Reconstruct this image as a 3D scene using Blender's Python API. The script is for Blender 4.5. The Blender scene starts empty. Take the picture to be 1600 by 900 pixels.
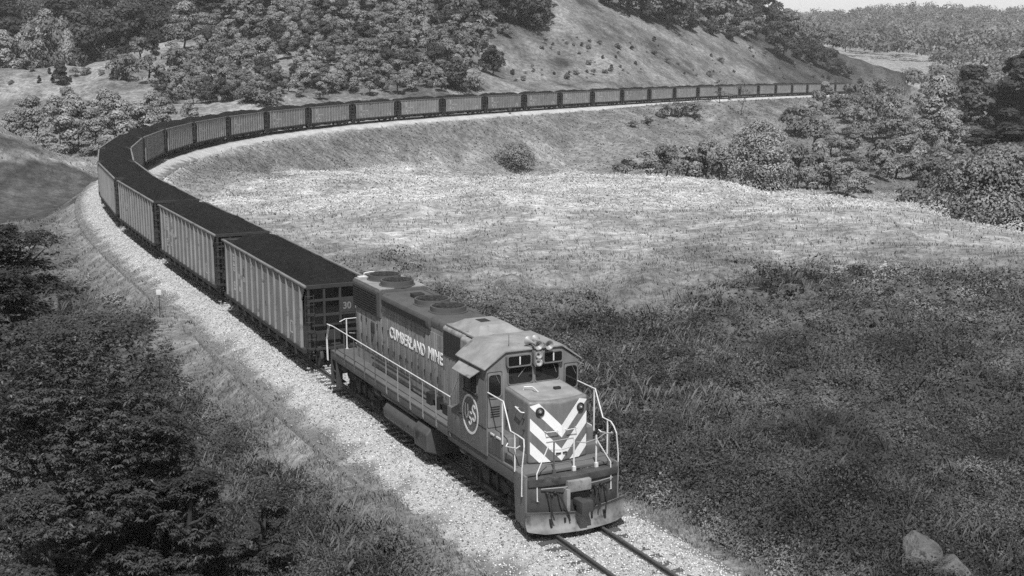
import bpy, bmesh, math, random
import numpy as np
from mathutils import Vector, Matrix

SC = bpy.context.scene
COL = SC.collection
rad = math.radians
rng = np.random.default_rng(7)
random.seed(7)

# ------------------------------------------------------------------ camera
CAM_H, PITCH, FOC = 14.0273, 0.1883, 2000.0
cam_d = bpy.data.cameras.new('camera')
cam_d.sensor_width = 36.0
cam_d.lens = FOC / 1600 * 36
cam_d.clip_start = 0.5
cam_d.clip_end = 20000
cam = bpy.data.objects.new('camera', cam_d)
COL.objects.link(cam)
cam.location = (0, 0, CAM_H)
cam.rotation_euler = (math.pi / 2 - PITCH, 0, 0)
SC.camera = cam

# ------------------------------------------------------------------ light
SUN_EL = 58.0
SUN_H = Vector((0.08, -1.0, 0)).normalized()
to_sun = Vector((SUN_H.x * math.cos(rad(SUN_EL)), SUN_H.y * math.cos(rad(SUN_EL)), math.sin(rad(SUN_EL))))
sd = bpy.data.lights.new('sun', 'SUN')
sd.energy = 5.0
sd.angle = rad(0.53)
sd.color = (1, 1, 1)
so = bpy.data.objects.new('sun', sd)
COL.objects.link(so)
so.rotation_euler = to_sun.to_track_quat('Z', 'Y').to_euler()
so.location = (0, -40, 90)
W = bpy.data.worlds.new('World')
SC.world = W
W.use_nodes = True
wn = W.node_tree.nodes
wl = W.node_tree.links
bg = wn['Background']
sky = wn.new('ShaderNodeTexSky')
sky.sky_type = 'NISHITA'
sky.sun_disc = False
sky.sun_elevation = rad(SUN_EL)
sky.sun_rotation = math.atan2(SUN_H.x, SUN_H.y)
sky.dust_density = 3.0
sky.air_density = 1.2
bw = wn.new('ShaderNodeRGBToBW')          # black and white photograph
wl.new(sky.outputs[0], bw.inputs[0])
# pale summer haze low in the sky
tcw = wn.new('ShaderNodeTexCoord')
sxyz = wn.new('ShaderNodeSeparateXYZ')
wl.new(tcw.outputs['Generated'], sxyz.inputs[0])
mr = wn.new('ShaderNodeMapRange')
mr.inputs['From Min'].default_value = 0.0
mr.inputs['From Max'].default_value = 0.17
mr.inputs['To Min'].default_value = 11.0
mr.inputs['To Max'].default_value = 0.0
mr.interpolation_type = 'SMOOTHSTEP'
wl.new(sxyz.outputs['Z'], mr.inputs['Value'])
ad = wn.new('ShaderNodeMath')
ad.operation = 'ADD'
wl.new(bw.outputs[0], ad.inputs[0])
wl.new(mr.outputs[0], ad.inputs[1])
wl.new(ad.outputs[0], bg.inputs[0])
bg.inputs[1].default_value = 0.08
vs = SC.view_settings
vs.view_transform = 'Standard'
vs.look = 'None'
vs.exposure = 0.0
vs.gamma = 1.0
vs.use_curve_mapping = False
SC.render.film_transparent = False
cy = SC.cycles
cy.use_denoising = False
cy.max_bounces = 5
cy.diffuse_bounces = 3
cy.glossy_bounces = 2
cy.transmission_bounces = 3
cy.volume_bounces = 0
cy.caustics_reflective = False
cy.caustics_refractive = False

# ------------------------------------------------------------------ materials
def mat(name, base=0.2, rough=0.6, metal=0.0, noise=None, streak=None, bump=None, spots=None, attr=None, spec=0.4, trans=0.0, attr_mix=None, noise2=None, noise3=None, each=0.0, soft=0.0):
    """grey procedural material. noise=(scale, amount) multiplies the base, streak=(scale xy, z scale, amount),
    spots=(scale, threshold, value), attr = vertex attribute multiplying the base"""
    m = bpy.data.materials.new(name)
    m.use_nodes = True
    nt = m.node_tree
    N, L = nt.nodes, nt.links
    b = N['Principled BSDF']
    b.inputs['Roughness'].default_value = rough
    b.inputs['Metallic'].default_value = metal
    b.inputs['Specular IOR Level'].default_value = spec
    tc = N.new('ShaderNodeTexCoord')
    obj_vec = tc.outputs['Object']
    if each:
        oi = N.new('ShaderNodeObjectInfo')
        sc_ = N.new('ShaderNodeVectorMath')
        sc_.operation = 'SCALE'
        sc_.inputs[0].default_value = (37, 61, 13)
        L.new(oi.outputs['Random'], sc_.inputs['Scale'])
        av = N.new('ShaderNodeVectorMath')
        av.operation = 'ADD'
        L.new(obj_vec, av.inputs[0])
        L.new(sc_.outputs[0], av.inputs[1])
        obj_vec = av.outputs[0]

    def math_n(op, a, c=None, clamp=False):
        n = N.new('ShaderNodeMath')
        n.operation = op
        n.use_clamp = clamp
        for i, v in enumerate((a, c)):
            if v is None:
                continue
            if isinstance(v, (int, float)):
                n.inputs[i].default_value = v
            else:
                L.new(v, n.inputs[i])
        return n.outputs[0]

    def noise_n(scale, vec=None, detail=5, rough_=0.6):
        n = N.new('ShaderNodeTexNoise')
        n.inputs['Scale'].default_value = scale
        n.inputs['Detail'].default_value = detail
        n.inputs['Roughness'].default_value = rough_
        L.new(vec or obj_vec, n.inputs['Vector'])
        return n.outputs['Fac']
    val = base
    if attr:
        a = N.new('ShaderNodeAttribute')
        a.attribute_name = attr
        val = math_n('MULTIPLY', a.outputs['Fac'], base)
    if each:
        val = math_n('MULTIPLY', val, math_n('ADD', math_n('MULTIPLY', oi.outputs['Random'], 2 * each), 1 - each))
    for noise in (noise, noise2, noise3):
        if not noise:
            continue
        f = noise_n(noise[0])
        f = math_n('SUBTRACT', f, 0.5)
        f = math_n('MULTIPLY', f, 2 * noise[1])
        f = math_n('ADD', f, 1.0)
        val = math_n('MULTIPLY', val, f)
    if streak:
        mp = N.new('ShaderNodeMapping')
        mp.inputs['Scale'].default_value = (streak[0], streak[0], streak[1])
        L.new(obj_vec, mp.inputs[0])
        f = noise_n(1.0, mp.outputs[0], 6, 0.65)
        f = math_n('SUBTRACT', f, 0.5)
        f = math_n('MULTIPLY', f, 2 * streak[2])
        f = math_n('ADD', f, 1.0)
        val = math_n('MULTIPLY', val, f)
    if spots:
        f = noise_n(spots[0], None, 3, 0.6)
        f = math_n('SUBTRACT', f, spots[1])
        f = math_n('MULTIPLY', f, 9.0, True)
        d = math_n('SUBTRACT', spots[2], val)
        val = math_n('ADD', val, math_n('MULTIPLY', f, d))
    if isinstance(val, (int, float)):
        b.inputs['Base Color'].default_value = (val, val, val, 1)
    else:
        c = N.new('ShaderNodeCombineColor')
        v2 = math_n('MAXIMUM', val, 0.004)
        for i in range(3):
            L.new(v2, c.inputs[i])
        L.new(c.outputs[0], b.inputs['Base Color'])
    if bump:
        bn = N.new('ShaderNodeBump')
        bn.inputs['Strength'].default_value = bump[1]
        bn.inputs['Distance'].default_value = bump[2]
        L.new(noise_n(bump[0]), bn.inputs['Height'])
        L.new(bn.outputs[0], b.inputs['Normal'])
    if soft:                                  # leaves shade partly with their clump
        an = N.new('ShaderNodeAttribute')
        an.attribute_name = 'nrm'
        vt = N.new('ShaderNodeVectorTransform')
        vt.vector_type = 'NORMAL'
        vt.convert_from, vt.convert_to = 'OBJECT', 'WORLD'
        L.new(an.outputs['Vector'], vt.inputs[0])
        ge = N.new('ShaderNodeNewGeometry')
        s1 = N.new('ShaderNodeVectorMath'); s1.operation = 'SCALE'; s1.inputs['Scale'].default_value = soft
        s2 = N.new('ShaderNodeVectorMath'); s2.operation = 'SCALE'; s2.inputs['Scale'].default_value = 1 - soft
        L.new(vt.outputs[0], s1.inputs[0]); L.new(ge.outputs['Normal'], s2.inputs[0])
        sa = N.new('ShaderNodeVectorMath'); sa.operation = 'ADD'
        L.new(s1.outputs[0], sa.inputs[0]); L.new(s2.outputs[0], sa.inputs[1])
        nn_ = N.new('ShaderNodeVectorMath'); nn_.operation = 'NORMALIZE'
        L.new(sa.outputs[0], nn_.inputs[0])
        L.new(nn_.outputs[0], b.inputs['Normal'])
    if trans:
        out = N['Material Output']
        t = N.new('ShaderNodeBsdfTranslucent')
        if isinstance(val, (int, float)):
            t.inputs[0].default_value = (val, val, val, 1)
        else:
            L.new(c.outputs[0], t.inputs[0])
        mx = N.new('ShaderNodeMixShader')
        mx.inputs[0].default_value = trans
        L.new(b.outputs[0], mx.inputs[1])
        L.new(t.outputs[0], mx.inputs[2])
        L.new(mx.outputs[0], out.inputs[0])
    return m

M = {}
M['engine_paint'] = mat('engine_paint', 0.14, 0.5, noise=(1.3, 0.4), streak=(5.0, 0.35, 0.6), spots=(2.6, 0.62, 0.05))
M['hood_paint'] = mat('hood_paint', 0.235, 0.6, noise=(1.1, 0.4), streak=(7.0, 0.3, 0.95), spots=(3.2, 0.60, 0.05))
M['front_paint'] = mat('front_paint', 0.165, 0.45, noise=(2.0, 0.3), streak=(6.0, 0.5, 0.45), spots=(2.1, 0.68, 0.07))
M['roof_paint'] = mat('roof_paint', 0.25, 0.6, noise=(1.5, 0.55), streak=(2.0, 2.0, 0.4), spots=(1.6, 0.63, 0.09))
M['hood_top'] = mat('hood_top', 0.085, 0.65, noise=(1.3, 0.5), spots=(1.8, 0.62, 0.035))
M['sill_paint'] = mat('sill_paint', 0.10, 0.6, noise=(1.2, 0.35), streak=(4.0, 0.8, 0.4))
M['deck_paint'] = mat('deck_paint', 0.11, 0.7, noise=(1.6, 0.4))
M['white_paint'] = mat('white_paint', 0.62, 0.45, noise=(3.0, 0.3))
M['stripe_paint'] = mat('stripe_paint', 0.82, 0.5, noise=(4.0, 0.1), spots=(5.0, 0.72, 0.3))
M['faded_letter'] = mat('faded_letter', 0.9, 0.6, noise=(6.0, 0.25))
M['emblem_paint'] = mat('emblem_paint', 0.75, 0.6, noise=(5.0, 0.2))
M['running_gear'] = mat('running_gear', 0.05, 0.75, noise=(5.0, 0.5), spots=(4.0, 0.64, 0.12))
M['tank_paint'] = mat('tank_paint', 0.075, 0.5, noise=(2.0, 0.4))
M['black_iron'] = mat('black_iron', 0.025, 0.6, noise=(4.0, 0.4))
M['dark_grille'] = mat('dark_grille', 0.035, 0.6, noise=(3.0, 0.4))
M['worn_steel'] = mat('worn_steel', 0.24, 0.5, noise=(2.6, 0.75), spots=(2.2, 0.58, 0.07))
M['pilot_paint'] = mat('pilot_paint', 0.06, 0.55, noise=(2.4, 0.8), spots=(1.7, 0.56, 0.022))
M['plow_steel'] = mat('plow_steel', 0.17, 0.5, noise=(2.0, 0.9), spots=(1.6, 0.55, 0.06), streak=(4.0, 1.2, 0.5))
M['glass'] = mat('glass', 0.012, 0.06, spec=0.6)
M['bright_lamp'] = mat('bright_lamp', 0.75, 0.15, metal=0.7)
M['horn_metal'] = mat('horn_metal', 0.35, 0.4, metal=0.3, noise=(6, 0.3))
M['rail_steel'] = mat('rail_steel', 0.10, 0.55, metal=0.3, noise=(6.0, 0.4))
M['rail_head'] = mat('rail_head', 0.30, 0.3, metal=0.8)
M['sleeper_wood'] = mat('sleeper_wood', 0.07, 0.85, noise=(6.0, 0.6), bump=(25, 0.6, 0.02))
M['car_paint'] = mat('car_paint', 0.215, 0.6, noise=(0.7, 0.4), streak=(5.0, 0.2, 0.5), spots=(1.7, 0.62, 0.08), each=0.22)
M['car_dark'] = mat('car_dark', 0.035, 0.75, noise=(2.0, 0.5))
M['car_chord'] = mat('car_chord', 0.18, 0.6, noise=(1.6, 0.6), spots=(1.5, 0.6, 0.08))
M['car_letter'] = mat('car_letter', 0.50, 0.6, noise=(7.0, 0.6))
M['car_letter_dim'] = mat('car_letter_dim', 0.17, 0.6, noise=(7.0, 0.4))
M['coal'] = mat('coal', 0.016, 0.85, noise=(5.0, 0.9), bump=(7.0, 1.0, 0.15), spec=0.12, noise2=(0.6, .5))
M['ballast'] = mat('ballast', 0.42, 0.85, noise=(0.9, 0.3), spots=(14.0, 0.56, 0.12), bump=(22, 1.0, 0.05), attr='tone')
M['stone'] = mat('stone', 0.55, 0.8, attr='tone')
M['boulder'] = mat('boulder', 0.12, 0.9, noise=(2.4, 0.9), spots=(4.0, 0.55, 0.05), bump=(9.0, 1.0, 0.10), streak=(2.0, 6.0, .5))
M['bark'] = mat('bark', 0.035, 0.9, noise=(4, 0.5))
M['pale_bark'] = mat('pale_bark', 0.22, 0.9, noise=(4, 0.5))
M['leaf'] = mat('leaf', 0.10, 0.6, attr='tone', trans=0.25, spec=0.2, soft=0.62)
M['grass'] = mat('grass', 0.5, 0.7, attr='tone', trans=0.25, spec=0.1, soft=0.72)
M['ground'] = mat('ground', 0.5, 0.9, noise=(0.8, 1.0), attr='tone', bump=(0.9, 1.0, 1.0), noise2=(0.2, 0.7), noise3=(2.4, 0.6))

# ------------------------------------------------------------------ mesh builder
class MB:
    def __init__(s):
        s.v, s.f = [], []

    def add(s, vs_, fs):
        o = len(s.v)
        s.v += [tuple(p) for p in vs_]
        s.f += [tuple(i + o for i in f) for f in fs]
        return s

    def box(s, x0, x1, y0, y1, z0, z1):
        s.add([(x0, y0, z0), (x1, y0, z0), (x1, y1, z0), (x0, y1, z0), (x0, y0, z1), (x1, y0, z1), (x1, y1, z1), (x0, y1, z1)],
              [(0, 3, 2, 1), (4, 5, 6, 7), (0, 1, 5, 4), (1, 2, 6, 5), (2, 3, 7, 6), (3, 0, 4, 7)])
        return s

    def prism(s, poly, o, u, v, n, t0, t1):
        """2D polygon (ccw seen from +n) on plane o,u,v pushed along n from t0 to t1"""
        o, u, v, n = Vector(o), Vector(u), Vector(v), Vector(n)
        k = len(poly)
        a = [o + u * p[0] + v * p[1] + n * t0 for p in poly]
        b = [o + u * p[0] + v * p[1] + n * t1 for p in poly]
        f = [tuple(range(k - 1, -1, -1)), tuple(range(k, 2 * k))]
        f += [(i, (i + 1) % k, k + (i + 1) % k, k + i) for i in range(k)]
        return s.add(a + b, f)

    def ring(s, outer, inner, o, u, v, n, t0, t1):
        o, u, v, n = Vector(o), Vector(u), Vector(v), Vector(n)
        k = len(outer)
        P = lambda poly, t: [o + u * p[0] + v * p[1] + n * t for p in poly]
        vs_ = P(outer, t0) + P(outer, t1) + P(inner, t0) + P(inner, t1)
        f = []
        for i in range(k):
            j = (i + 1) % k
            f += [(i, j, k + j, k + i), (k + i, k + j, 3 * k + j, 3 * k + i), (3 * k + i, 3 * k + j, 2 * k + j, 2 * k + i), (2 * k + i, 2 * k + j, j, i)]
        return s.add(vs_, f)

    def tube(s, pts, r, n=8, r1=None, closed=False):
        pts = [Vector(p) for p in pts]
        k = len(pts)
        rows = []
        up = Vector((0, 0, 1))
        for i, p in enumerate(pts):
            if closed:
                d = pts[(i + 1) % k] - pts[i - 1]
            else:
                d = pts[min(i + 1, k - 1)] - pts[max(i - 1, 0)]
            d.normalize()
            w = up if abs(d.z) < 0.95 else Vector((1, 0, 0))
            a = d.cross(w).normalized()
            b = a.cross(d).normalized()
            rr = r if r1 is None else r + (r1 - r) * i / (k - 1)
            rows.append([p + (a * math.cos(2 * math.pi * j / n) + b * math.sin(2 * math.pi * j / n)) * rr for j in range(n)])
        vs_ = [q for row in rows for q in row]
        f = []
        for i in range(k if closed else k - 1):
            i2 = (i + 1) % k
            for j in range(n):
                j2 = (j + 1) % n
                f.append((i * n + j, i * n + j2, i2 * n + j2, i2 * n + j))
        if not closed:
            f.append(tuple(range(n - 1, -1, -1)))
            f.append(tuple((k - 1) * n + j for j in range(n)))
        return s.add(vs_, f)

    def lathe(s, prof, o, axis, n=20):
        """profile (distance along axis, radius)"""
        o, d = Vector(o), Vector(axis).normalized()
        w = Vector((0, 0, 1)) if abs(d.z) < 0.9 else Vector((1, 0, 0))
        a = d.cross(w).normalized()
        b = a.cross(d).normalized()
        vs_ = [o + d * t + (a * math.cos(2 * math.pi * j / n) + b * math.sin(2 * math.pi * j / n)) * r for t, r in prof for j in range(n)]
        f = []
        for i in range(len(prof) - 1):
            for j in range(n):
                j2 = (j + 1) % n
                f.append((i * n + j, i * n + j2, (i + 1) * n + j2, (i + 1) * n + j))
        f.append(tuple(range(n - 1, -1, -1)))
        f.append(tuple((len(prof) - 1) * n + j for j in range(n)))
        return s.add(vs_, f)

    def build(s, name, material, parent=None, bevel=0.0, smooth=False, seg=2):
        me = bpy.data.meshes.new(name)
        me.from_pydata(s.v, [], s.f)
        bm = bmesh.new()
        bm.from_mesh(me)
        bmesh.ops.recalc_face_normals(bm, faces=bm.faces)
        if bevel:
            es = [e for e in bm.edges if len(e.link_faces) == 2 and e.calc_face_angle(0) > rad(25)]
            bmesh.ops.bevel(bm, geom=es, offset=bevel, segments=seg, affect='EDGES', profile=0.6, clamp_overlap=True)
        bm.to_mesh(me)
        bm.free()
        me.materials.append(material)
        if smooth or bevel:
            me.shade_smooth()
            me.set_sharp_from_angle(angle=rad(35))
        ob = bpy.data.objects.new(name, me)
        COL.objects.link(ob)
        if parent is not None:
            ob.parent = parent
        return ob

def np_mesh(name, V, F, material, tone=None, parent=None, smooth=False, nrm=None):
    """V (n,3), F (m,k) arrays"""
    me = bpy.data.meshes.new(name)
    V = np.asarray(V, np.float32)
    F = np.asarray(F, np.int32)
    m, k = F.shape
    me.vertices.add(len(V))
    me.vertices.foreach_set('co', V.ravel())
    me.loops.add(m * k)
    me.loops.foreach_set('vertex_index', F.ravel())
    me.polygons.add(m)
    me.polygons.foreach_set('loop_start', np.arange(0, m * k, k, dtype=np.int32))
    if smooth:
        me.polygons.foreach_set('use_smooth', np.ones(m, bool))
    if tone is not None:
        a = me.attributes.new('tone', 'FLOAT', 'POINT')
        a.data.foreach_set('value', np.asarray(tone, np.float32))
    if nrm is not None:                      # soft leaf normals: the way the whole clump faces
        a = me.attributes.new('nrm', 'FLOAT_VECTOR', 'POINT')
        a.data.foreach_set('vector', np.asarray(nrm, np.float32).ravel())
    me.update(calc_edges=True)
    me.materials.append(material)
    ob = bpy.data.objects.new(name, me)
    COL.objects.link(ob)
    if parent is not None:
        ob.parent = parent
    return ob

def empty(name, loc=(0, 0, 0), rz=0.0, pitch=0.0):
    o = bpy.data.objects.new(name, None)
    COL.objects.link(o)
    o.location = loc
    o.rotation_euler = (0, pitch, rz)
    o.empty_display_size = 0.3
    return o

def tag(o, label=None, cat=None, group=None, kind=None):
    if label: o['label'] = label
    if cat: o['category'] = cat
    if group: o['group'] = group
    if kind: o['kind'] = kind
    return o

def copy_tree(o, parent=None):
    c = o.copy()
    COL.objects.link(c)
    if parent is not None:
        c.parent = parent
    for ch in [x for x in o.children]:
        copy_tree(ch, c)
    return c

def rrect(x0, x1, y0, y1, r, n=4):
    p = []
    for cx, cy_, a0 in ((x1 - r, y1 - r, 0), (x0 + r, y1 - r, 90), (x0 + r, y0 + r, 180), (x1 - r, y0 + r, 270)):
        for i in range(n + 1):
            a = rad(a0 + 90 * i / n)
            p.append((cx + r * math.cos(a), cy_ + r * math.sin(a)))
    return p

def rpoly(pts, r, n=4):
    """round the corners of a ccw polygon"""
    out = []
    k = len(pts)
    for i in range(k):
        p0, p1, p2 = Vector(pts[i - 1]), Vector(pts[i]), Vector(pts[(i + 1) % k])
        a = p1 + (p0 - p1).normalized() * r
        b = p1 + (p2 - p1).normalized() * r
        for j in range(n + 1):
            t = j / n
            q = a * (1 - t) ** 2 + p1 * 2 * t * (1 - t) + b * t * t
            out.append((q.x, q.y))
    return out

def text_mesh(body, size, xs, depth, name, material, parent, origin, rot, bold=0.0, spacing=1.0, fit=None):
    cu = bpy.data.curves.new(name, 'FONT')
    cu.body = body
    cu.size = size
    cu.extrude = depth
    cu.offset = bold
    cu.space_character = spacing
    cu.align_x = 'CENTER'
    cu.align_y = 'CENTER'
    tmp = bpy.data.objects.new(name, cu)
    COL.objects.link(tmp)
    dg = bpy.context.evaluated_depsgraph_get()
    dg.update()
    me = bpy.data.meshes.new_from_object(tmp.evaluated_get(dg))
    bpy.data.objects.remove(tmp)
    if fit:                                   # exact width and letter height
        co = np.array([v.co[:] for v in me.vertices])
        lo, hi = co.min(0), co.max(0)
        me.transform(Matrix.Diagonal((fit[0] / (hi[0] - lo[0]), fit[1] / (hi[1] - lo[1]), 1, 1)) @ Matrix.Translation((-(lo[0] + hi[0]) / 2, -(lo[1] + hi[1]) / 2, 0)))
    else:
        me.transform(Matrix.Diagonal((xs, 1, 1, 1)))
    me.materials.clear()
    me.materials.append(material)
    ob = bpy.data.objects.new(name, me)
    COL.objects.link(ob)
    ob.parent = parent
    ob.location = origin
    ob.rotation_euler = rot
    return ob

# ------------------------------------------------------------------ noise
def vnoise(x, y, seed=0):
    xi, yi = np.floor(x).astype(np.int64), np.floor(y).astype(np.int64)
    xf, yf = x - xi, y - yi
    u, v = xf * xf * (3 - 2 * xf), yf * yf * (3 - 2 * yf)
    def h(a, b):
        n = (a * 374761393 + b * 668265263 + seed * 1274126177) & 0xFFFFFFFF
        n = ((n ^ (n >> 13)) * 1274126177) & 0xFFFFFFFF
        n = n ^ (n >> 16)
        return (n & 0xFFFF) / 65535.0
    return (h(xi, yi) * (1 - u) + h(xi + 1, yi) * u) * (1 - v) + (h(xi, yi + 1) * (1 - u) + h(xi + 1, yi + 1) * u) * v

def fbm(x, y, oct_=4, seed=0):
    s, a, t = 0.0, 1.0, 0.0
    for o in range(oct_):
        s = s + a * vnoise(x * 2 ** o, y * 2 ** o, seed + o * 17)
        t += a
        a *= 0.5
    return s / t

def sstep(a, b, x):
    t = np.clip((x - a) / (b - a), 0, 1)
    return t * t * (3 - 2 * t)
# ------------------------------------------------------------------ track path
CAR_L = 16.8
GAPS = [[-7.11, 53.85, 0.0], [-14.43, 68.97, 0.0], [-21.94, 84.0, 0.0], [-29.18, 99.16, -0.02], [-35.49, 114.73, -0.09], [-40.46, 130.78, -0.19], [-43.91, 147.22, -0.31], [-45.81, 163.91, -0.43], [-46.2, 180.71, -0.55], [-45.03, 197.47, -0.66], [-42.24, 214.03, -0.76], [-37.8, 230.24, -0.86], [-31.79, 245.92, -0.93], [-24.45, 261.04, -1.01], [-16.18, 275.66, -1.1], [-7.41, 289.99, -1.2], [1.53, 304.21, -1.33], [10.46, 318.44, -1.47], [19.33, 332.71, -1.64], [28.15, 347.01, -1.83], [36.96, 361.31, -2.03], [45.76, 375.62, -2.24], [54.58, 389.93, -2.47], [63.38, 404.23, -2.72], [72.16, 418.56, -2.99], [80.9, 432.9, -3.29], [89.63, 447.26, -3.61], [98.35, 461.62, -3.95], [107.07, 475.98, -4.31], [115.78, 490.34, -4.68], [124.47, 504.72, -5.05]]
LOCO_O = Vector((0.6588, 38.2684, 0))
LOCO_A = 0.4623
T3 = Vector((math.sin(LOCO_A), -math.cos(LOCO_A), 0))       # travel direction
L3 = Vector((math.cos(LOCO_A), math.sin(LOCO_A), 0))        # left of travel
ctrl = [LOCO_O + T3 * s for s in (60, 45, 30, 15, 0)]
ctrl += [Vector(g) for g in GAPS]
last, prev = Vector(GAPS[-1]), Vector(GAPS[-2])
for i in range(1, 7):
    ctrl.append(last + (last - prev) * i)
def catmull(P, per=14):
    out = []
    for i in range(1, len(P) - 2):
        p0, p1, p2, p3 = P[i - 1:i + 3]
        for j in range(per):
            t = j / per
            out.append(0.5 * ((2 * p1) + (p2 - p0) * t + (2 * p0 - 5 * p1 + 4 * p2 - p3) * t * t + (3 * p1 - p0 - 3 * p2 + p3) * t ** 3))
    return out
path = np.array([tuple(p) for p in catmull(ctrl)])
ptan = np.gradient(path, axis=0)
ptan /= np.linalg.norm(ptan[:, :2], axis=1)[:, None]
pnor = np.stack([ptan[:, 1], -ptan[:, 0]], 1)                # points to the inside of the loop (image right)
parc = np.concatenate([[0], np.cumsum(np.linalg.norm(np.diff(path[:, :2], axis=0), axis=1))])

def track_near(x, y):
    """distance to the centre line, signed lateral, rail level, arc"""
    shp = x.shape
    x, y = x.ravel(), y.ravel()
    idx = np.empty(len(x), np.int64)
    ctl = path[:, :2].astype(np.float32)
    for a in range(0, len(x), 20000):
        q = np.stack([x[a:a + 20000], y[a:a + 20000]], 1).astype(np.float32)
        d2 = (q[:, None, 0] - ctl[None, :, 0]) ** 2 + (q[:, None, 1] - ctl[None, :, 1]) ** 2
        idx[a:a + 20000] = np.argmin(d2, 1)
    dx, dy = x - path[idx, 0], y - path[idx, 1]
    along = dx * ptan[idx, 0] + dy * ptan[idx, 1]
    lat = dx * pnor[idx, 0] + dy * pnor[idx, 1]
    endd = np.where((idx == 0) | (idx == len(path) - 1), np.abs(along), 0)
    d = np.hypot(lat, endd)
    return d.reshape(shp), lat.reshape(shp), path[idx, 2].reshape(shp), parc[idx].reshape(shp)

# ------------------------------------------------------------------ terrain
CP = np.array([
    # near left, below the bank
    (-12, 30, -4.5), (-20, 40, -5), (-18, 52, -3.0), (-15, 45, -2.4), (-8.4, 42, -1.6), (-6, 36, -1.2), (-19, 66, -0.9), (-30, 72, -3), (-40, 88, -3.0), (-44, 106, -1.5),
    (-3, 26, -1.5), (-10, 18, -4), (-30, 20, -6), (-45, 50, -6), (-70, 80, -4),
    # left spur by the bend
    (-62, 150, 5.6), (-51.5, 149, 0.6), (-57, 135, -1.6), (-78, 150, 9.5), (-70, 132, 0), (-66, 163, -2), (-60, 172, -3), (-80, 166, 1), (-95, 152, 12), (-95, 135, 4), (-95, 175, 0),
    # valley and hill on the left
    (-120, 300, -1), (-132, 330, 7.2), (-100, 362, 14.2), (-78, 356, 14), (-118, 385, 2), (-135, 360, 0), (-160, 345, 3), (-150, 520, 40), (-200, 430, 16), (-150, 430, 14), (-90, 250, -2), (-70, 220, -2), (-150, 240, -2), (-80, 470, 38),
    (-80, 320, 8), (-58, 292, 2.0), (-37, 370, 23), (-20, 330, 6), (-9, 365, 12), (0, 410, 23), (18, 372, 5.0), (43, 430, 17), (72, 482, 25), (60, 430, 8), (106, 532, 33), (94, 476, 5), (129, 562, 22.5),
    (147, 577, 12.5), (157, 582, 9.0), (169, 588, 5.2), (181, 592, 1.5), (189, 605, -5), (132, 532, 0.5), (200, 660, -10), (150, 720, -2), (230, 580, -12), (-40, 450, 48), (60, 560, 52), (0, 600, 72), (-60, 400, 34), (110, 640, 30), (60, 700, 50),
    # field inside the loop
    (14, 175, -4.2), (30, 150, -3.4), (37.5, 125, -1.7), (40, 100, -0.2), (8.5, 85, -0.1), (15.5, 62, 0.5), (15, 43, 0.5), (12, 33, 0.2), (30, 60, 1.0), (50, 80, 0.0), (28, 100, 0.2), (12, 120, -0.8), (-6, 100, -0.8), (-12, 130, -1.5), (-20, 160, -3.5), (-15, 200, -6), (0, 240, -9.5), (10, 280, -12), (0, 160, -3.0), (12, 200, -6.5),
    # valley on the right
    (22, 225, -9), (42, 205, -8.5), (56, 165, -7.5), (60, 120, -6), (70, 250, -10), (100, 300, -10), (60, 300, -9), (44, 340, -4.5), (57, 352, -2.4), (120, 420, -9), (160, 400, -11), (40, 320, -6), (66, 358, -5),
    (90, 180, -9), (160, 250, -11), (150, 500, -10), (200, 500, -10), (120, 200, -10),
    # far side
    (292, 900, 2.3), (360, 900, 11), (235, 800, -2), (425, 1700, 42), (527, 1700, 50), (680, 1700, 40), (460, 1350, 15), (600, 1350, 18), (300, 1500, 30), (900, 1700, 44), (400, 1100, 6), (560, 950, 14),
    (-400, 800, 60), (-400, 300, 20), (400, 300, -10), (300, 100, -3), (300, -100, 5), (-300, -100, 5), (0, -100, 10), (-10, -20, 9), (-150, 50, -2), (150, 60, -3), (-1500, 2500, 40), (1500, 2500, 10), (0, 3200, 20), (0, 1800, 30), (600, 2200, 20), (3000, 0, 0), (-3000, 0, 0), (0, -3000, 0),
    (12, 8, 0.5), (18, 18, 0.0),
], float)
def mq_fit(P, c=9.0, lam=0.02):
    n = len(P)
    D = np.sqrt(((P[:, None, :2] - P[None, :, :2]) ** 2).sum(2) + c * c)
    A = np.zeros((n + 1, n + 1))
    A[:n, :n] = -D + lam * np.eye(n)
    A[:n, n] = A[n, :n] = 1
    return np.linalg.solve(A, np.concatenate([P[:, 2], [0]]))
MQC = 9.0
mqw = mq_fit(CP, MQC)
def base_h(x, y):
    out = np.full(x.shape, mqw[-1])
    for (px, py, _), w in zip(CP, mqw[:-1]):
        out -= w * np.sqrt((x - px) ** 2 + (y - py) ** 2 + MQC * MQC)
    return out

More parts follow.
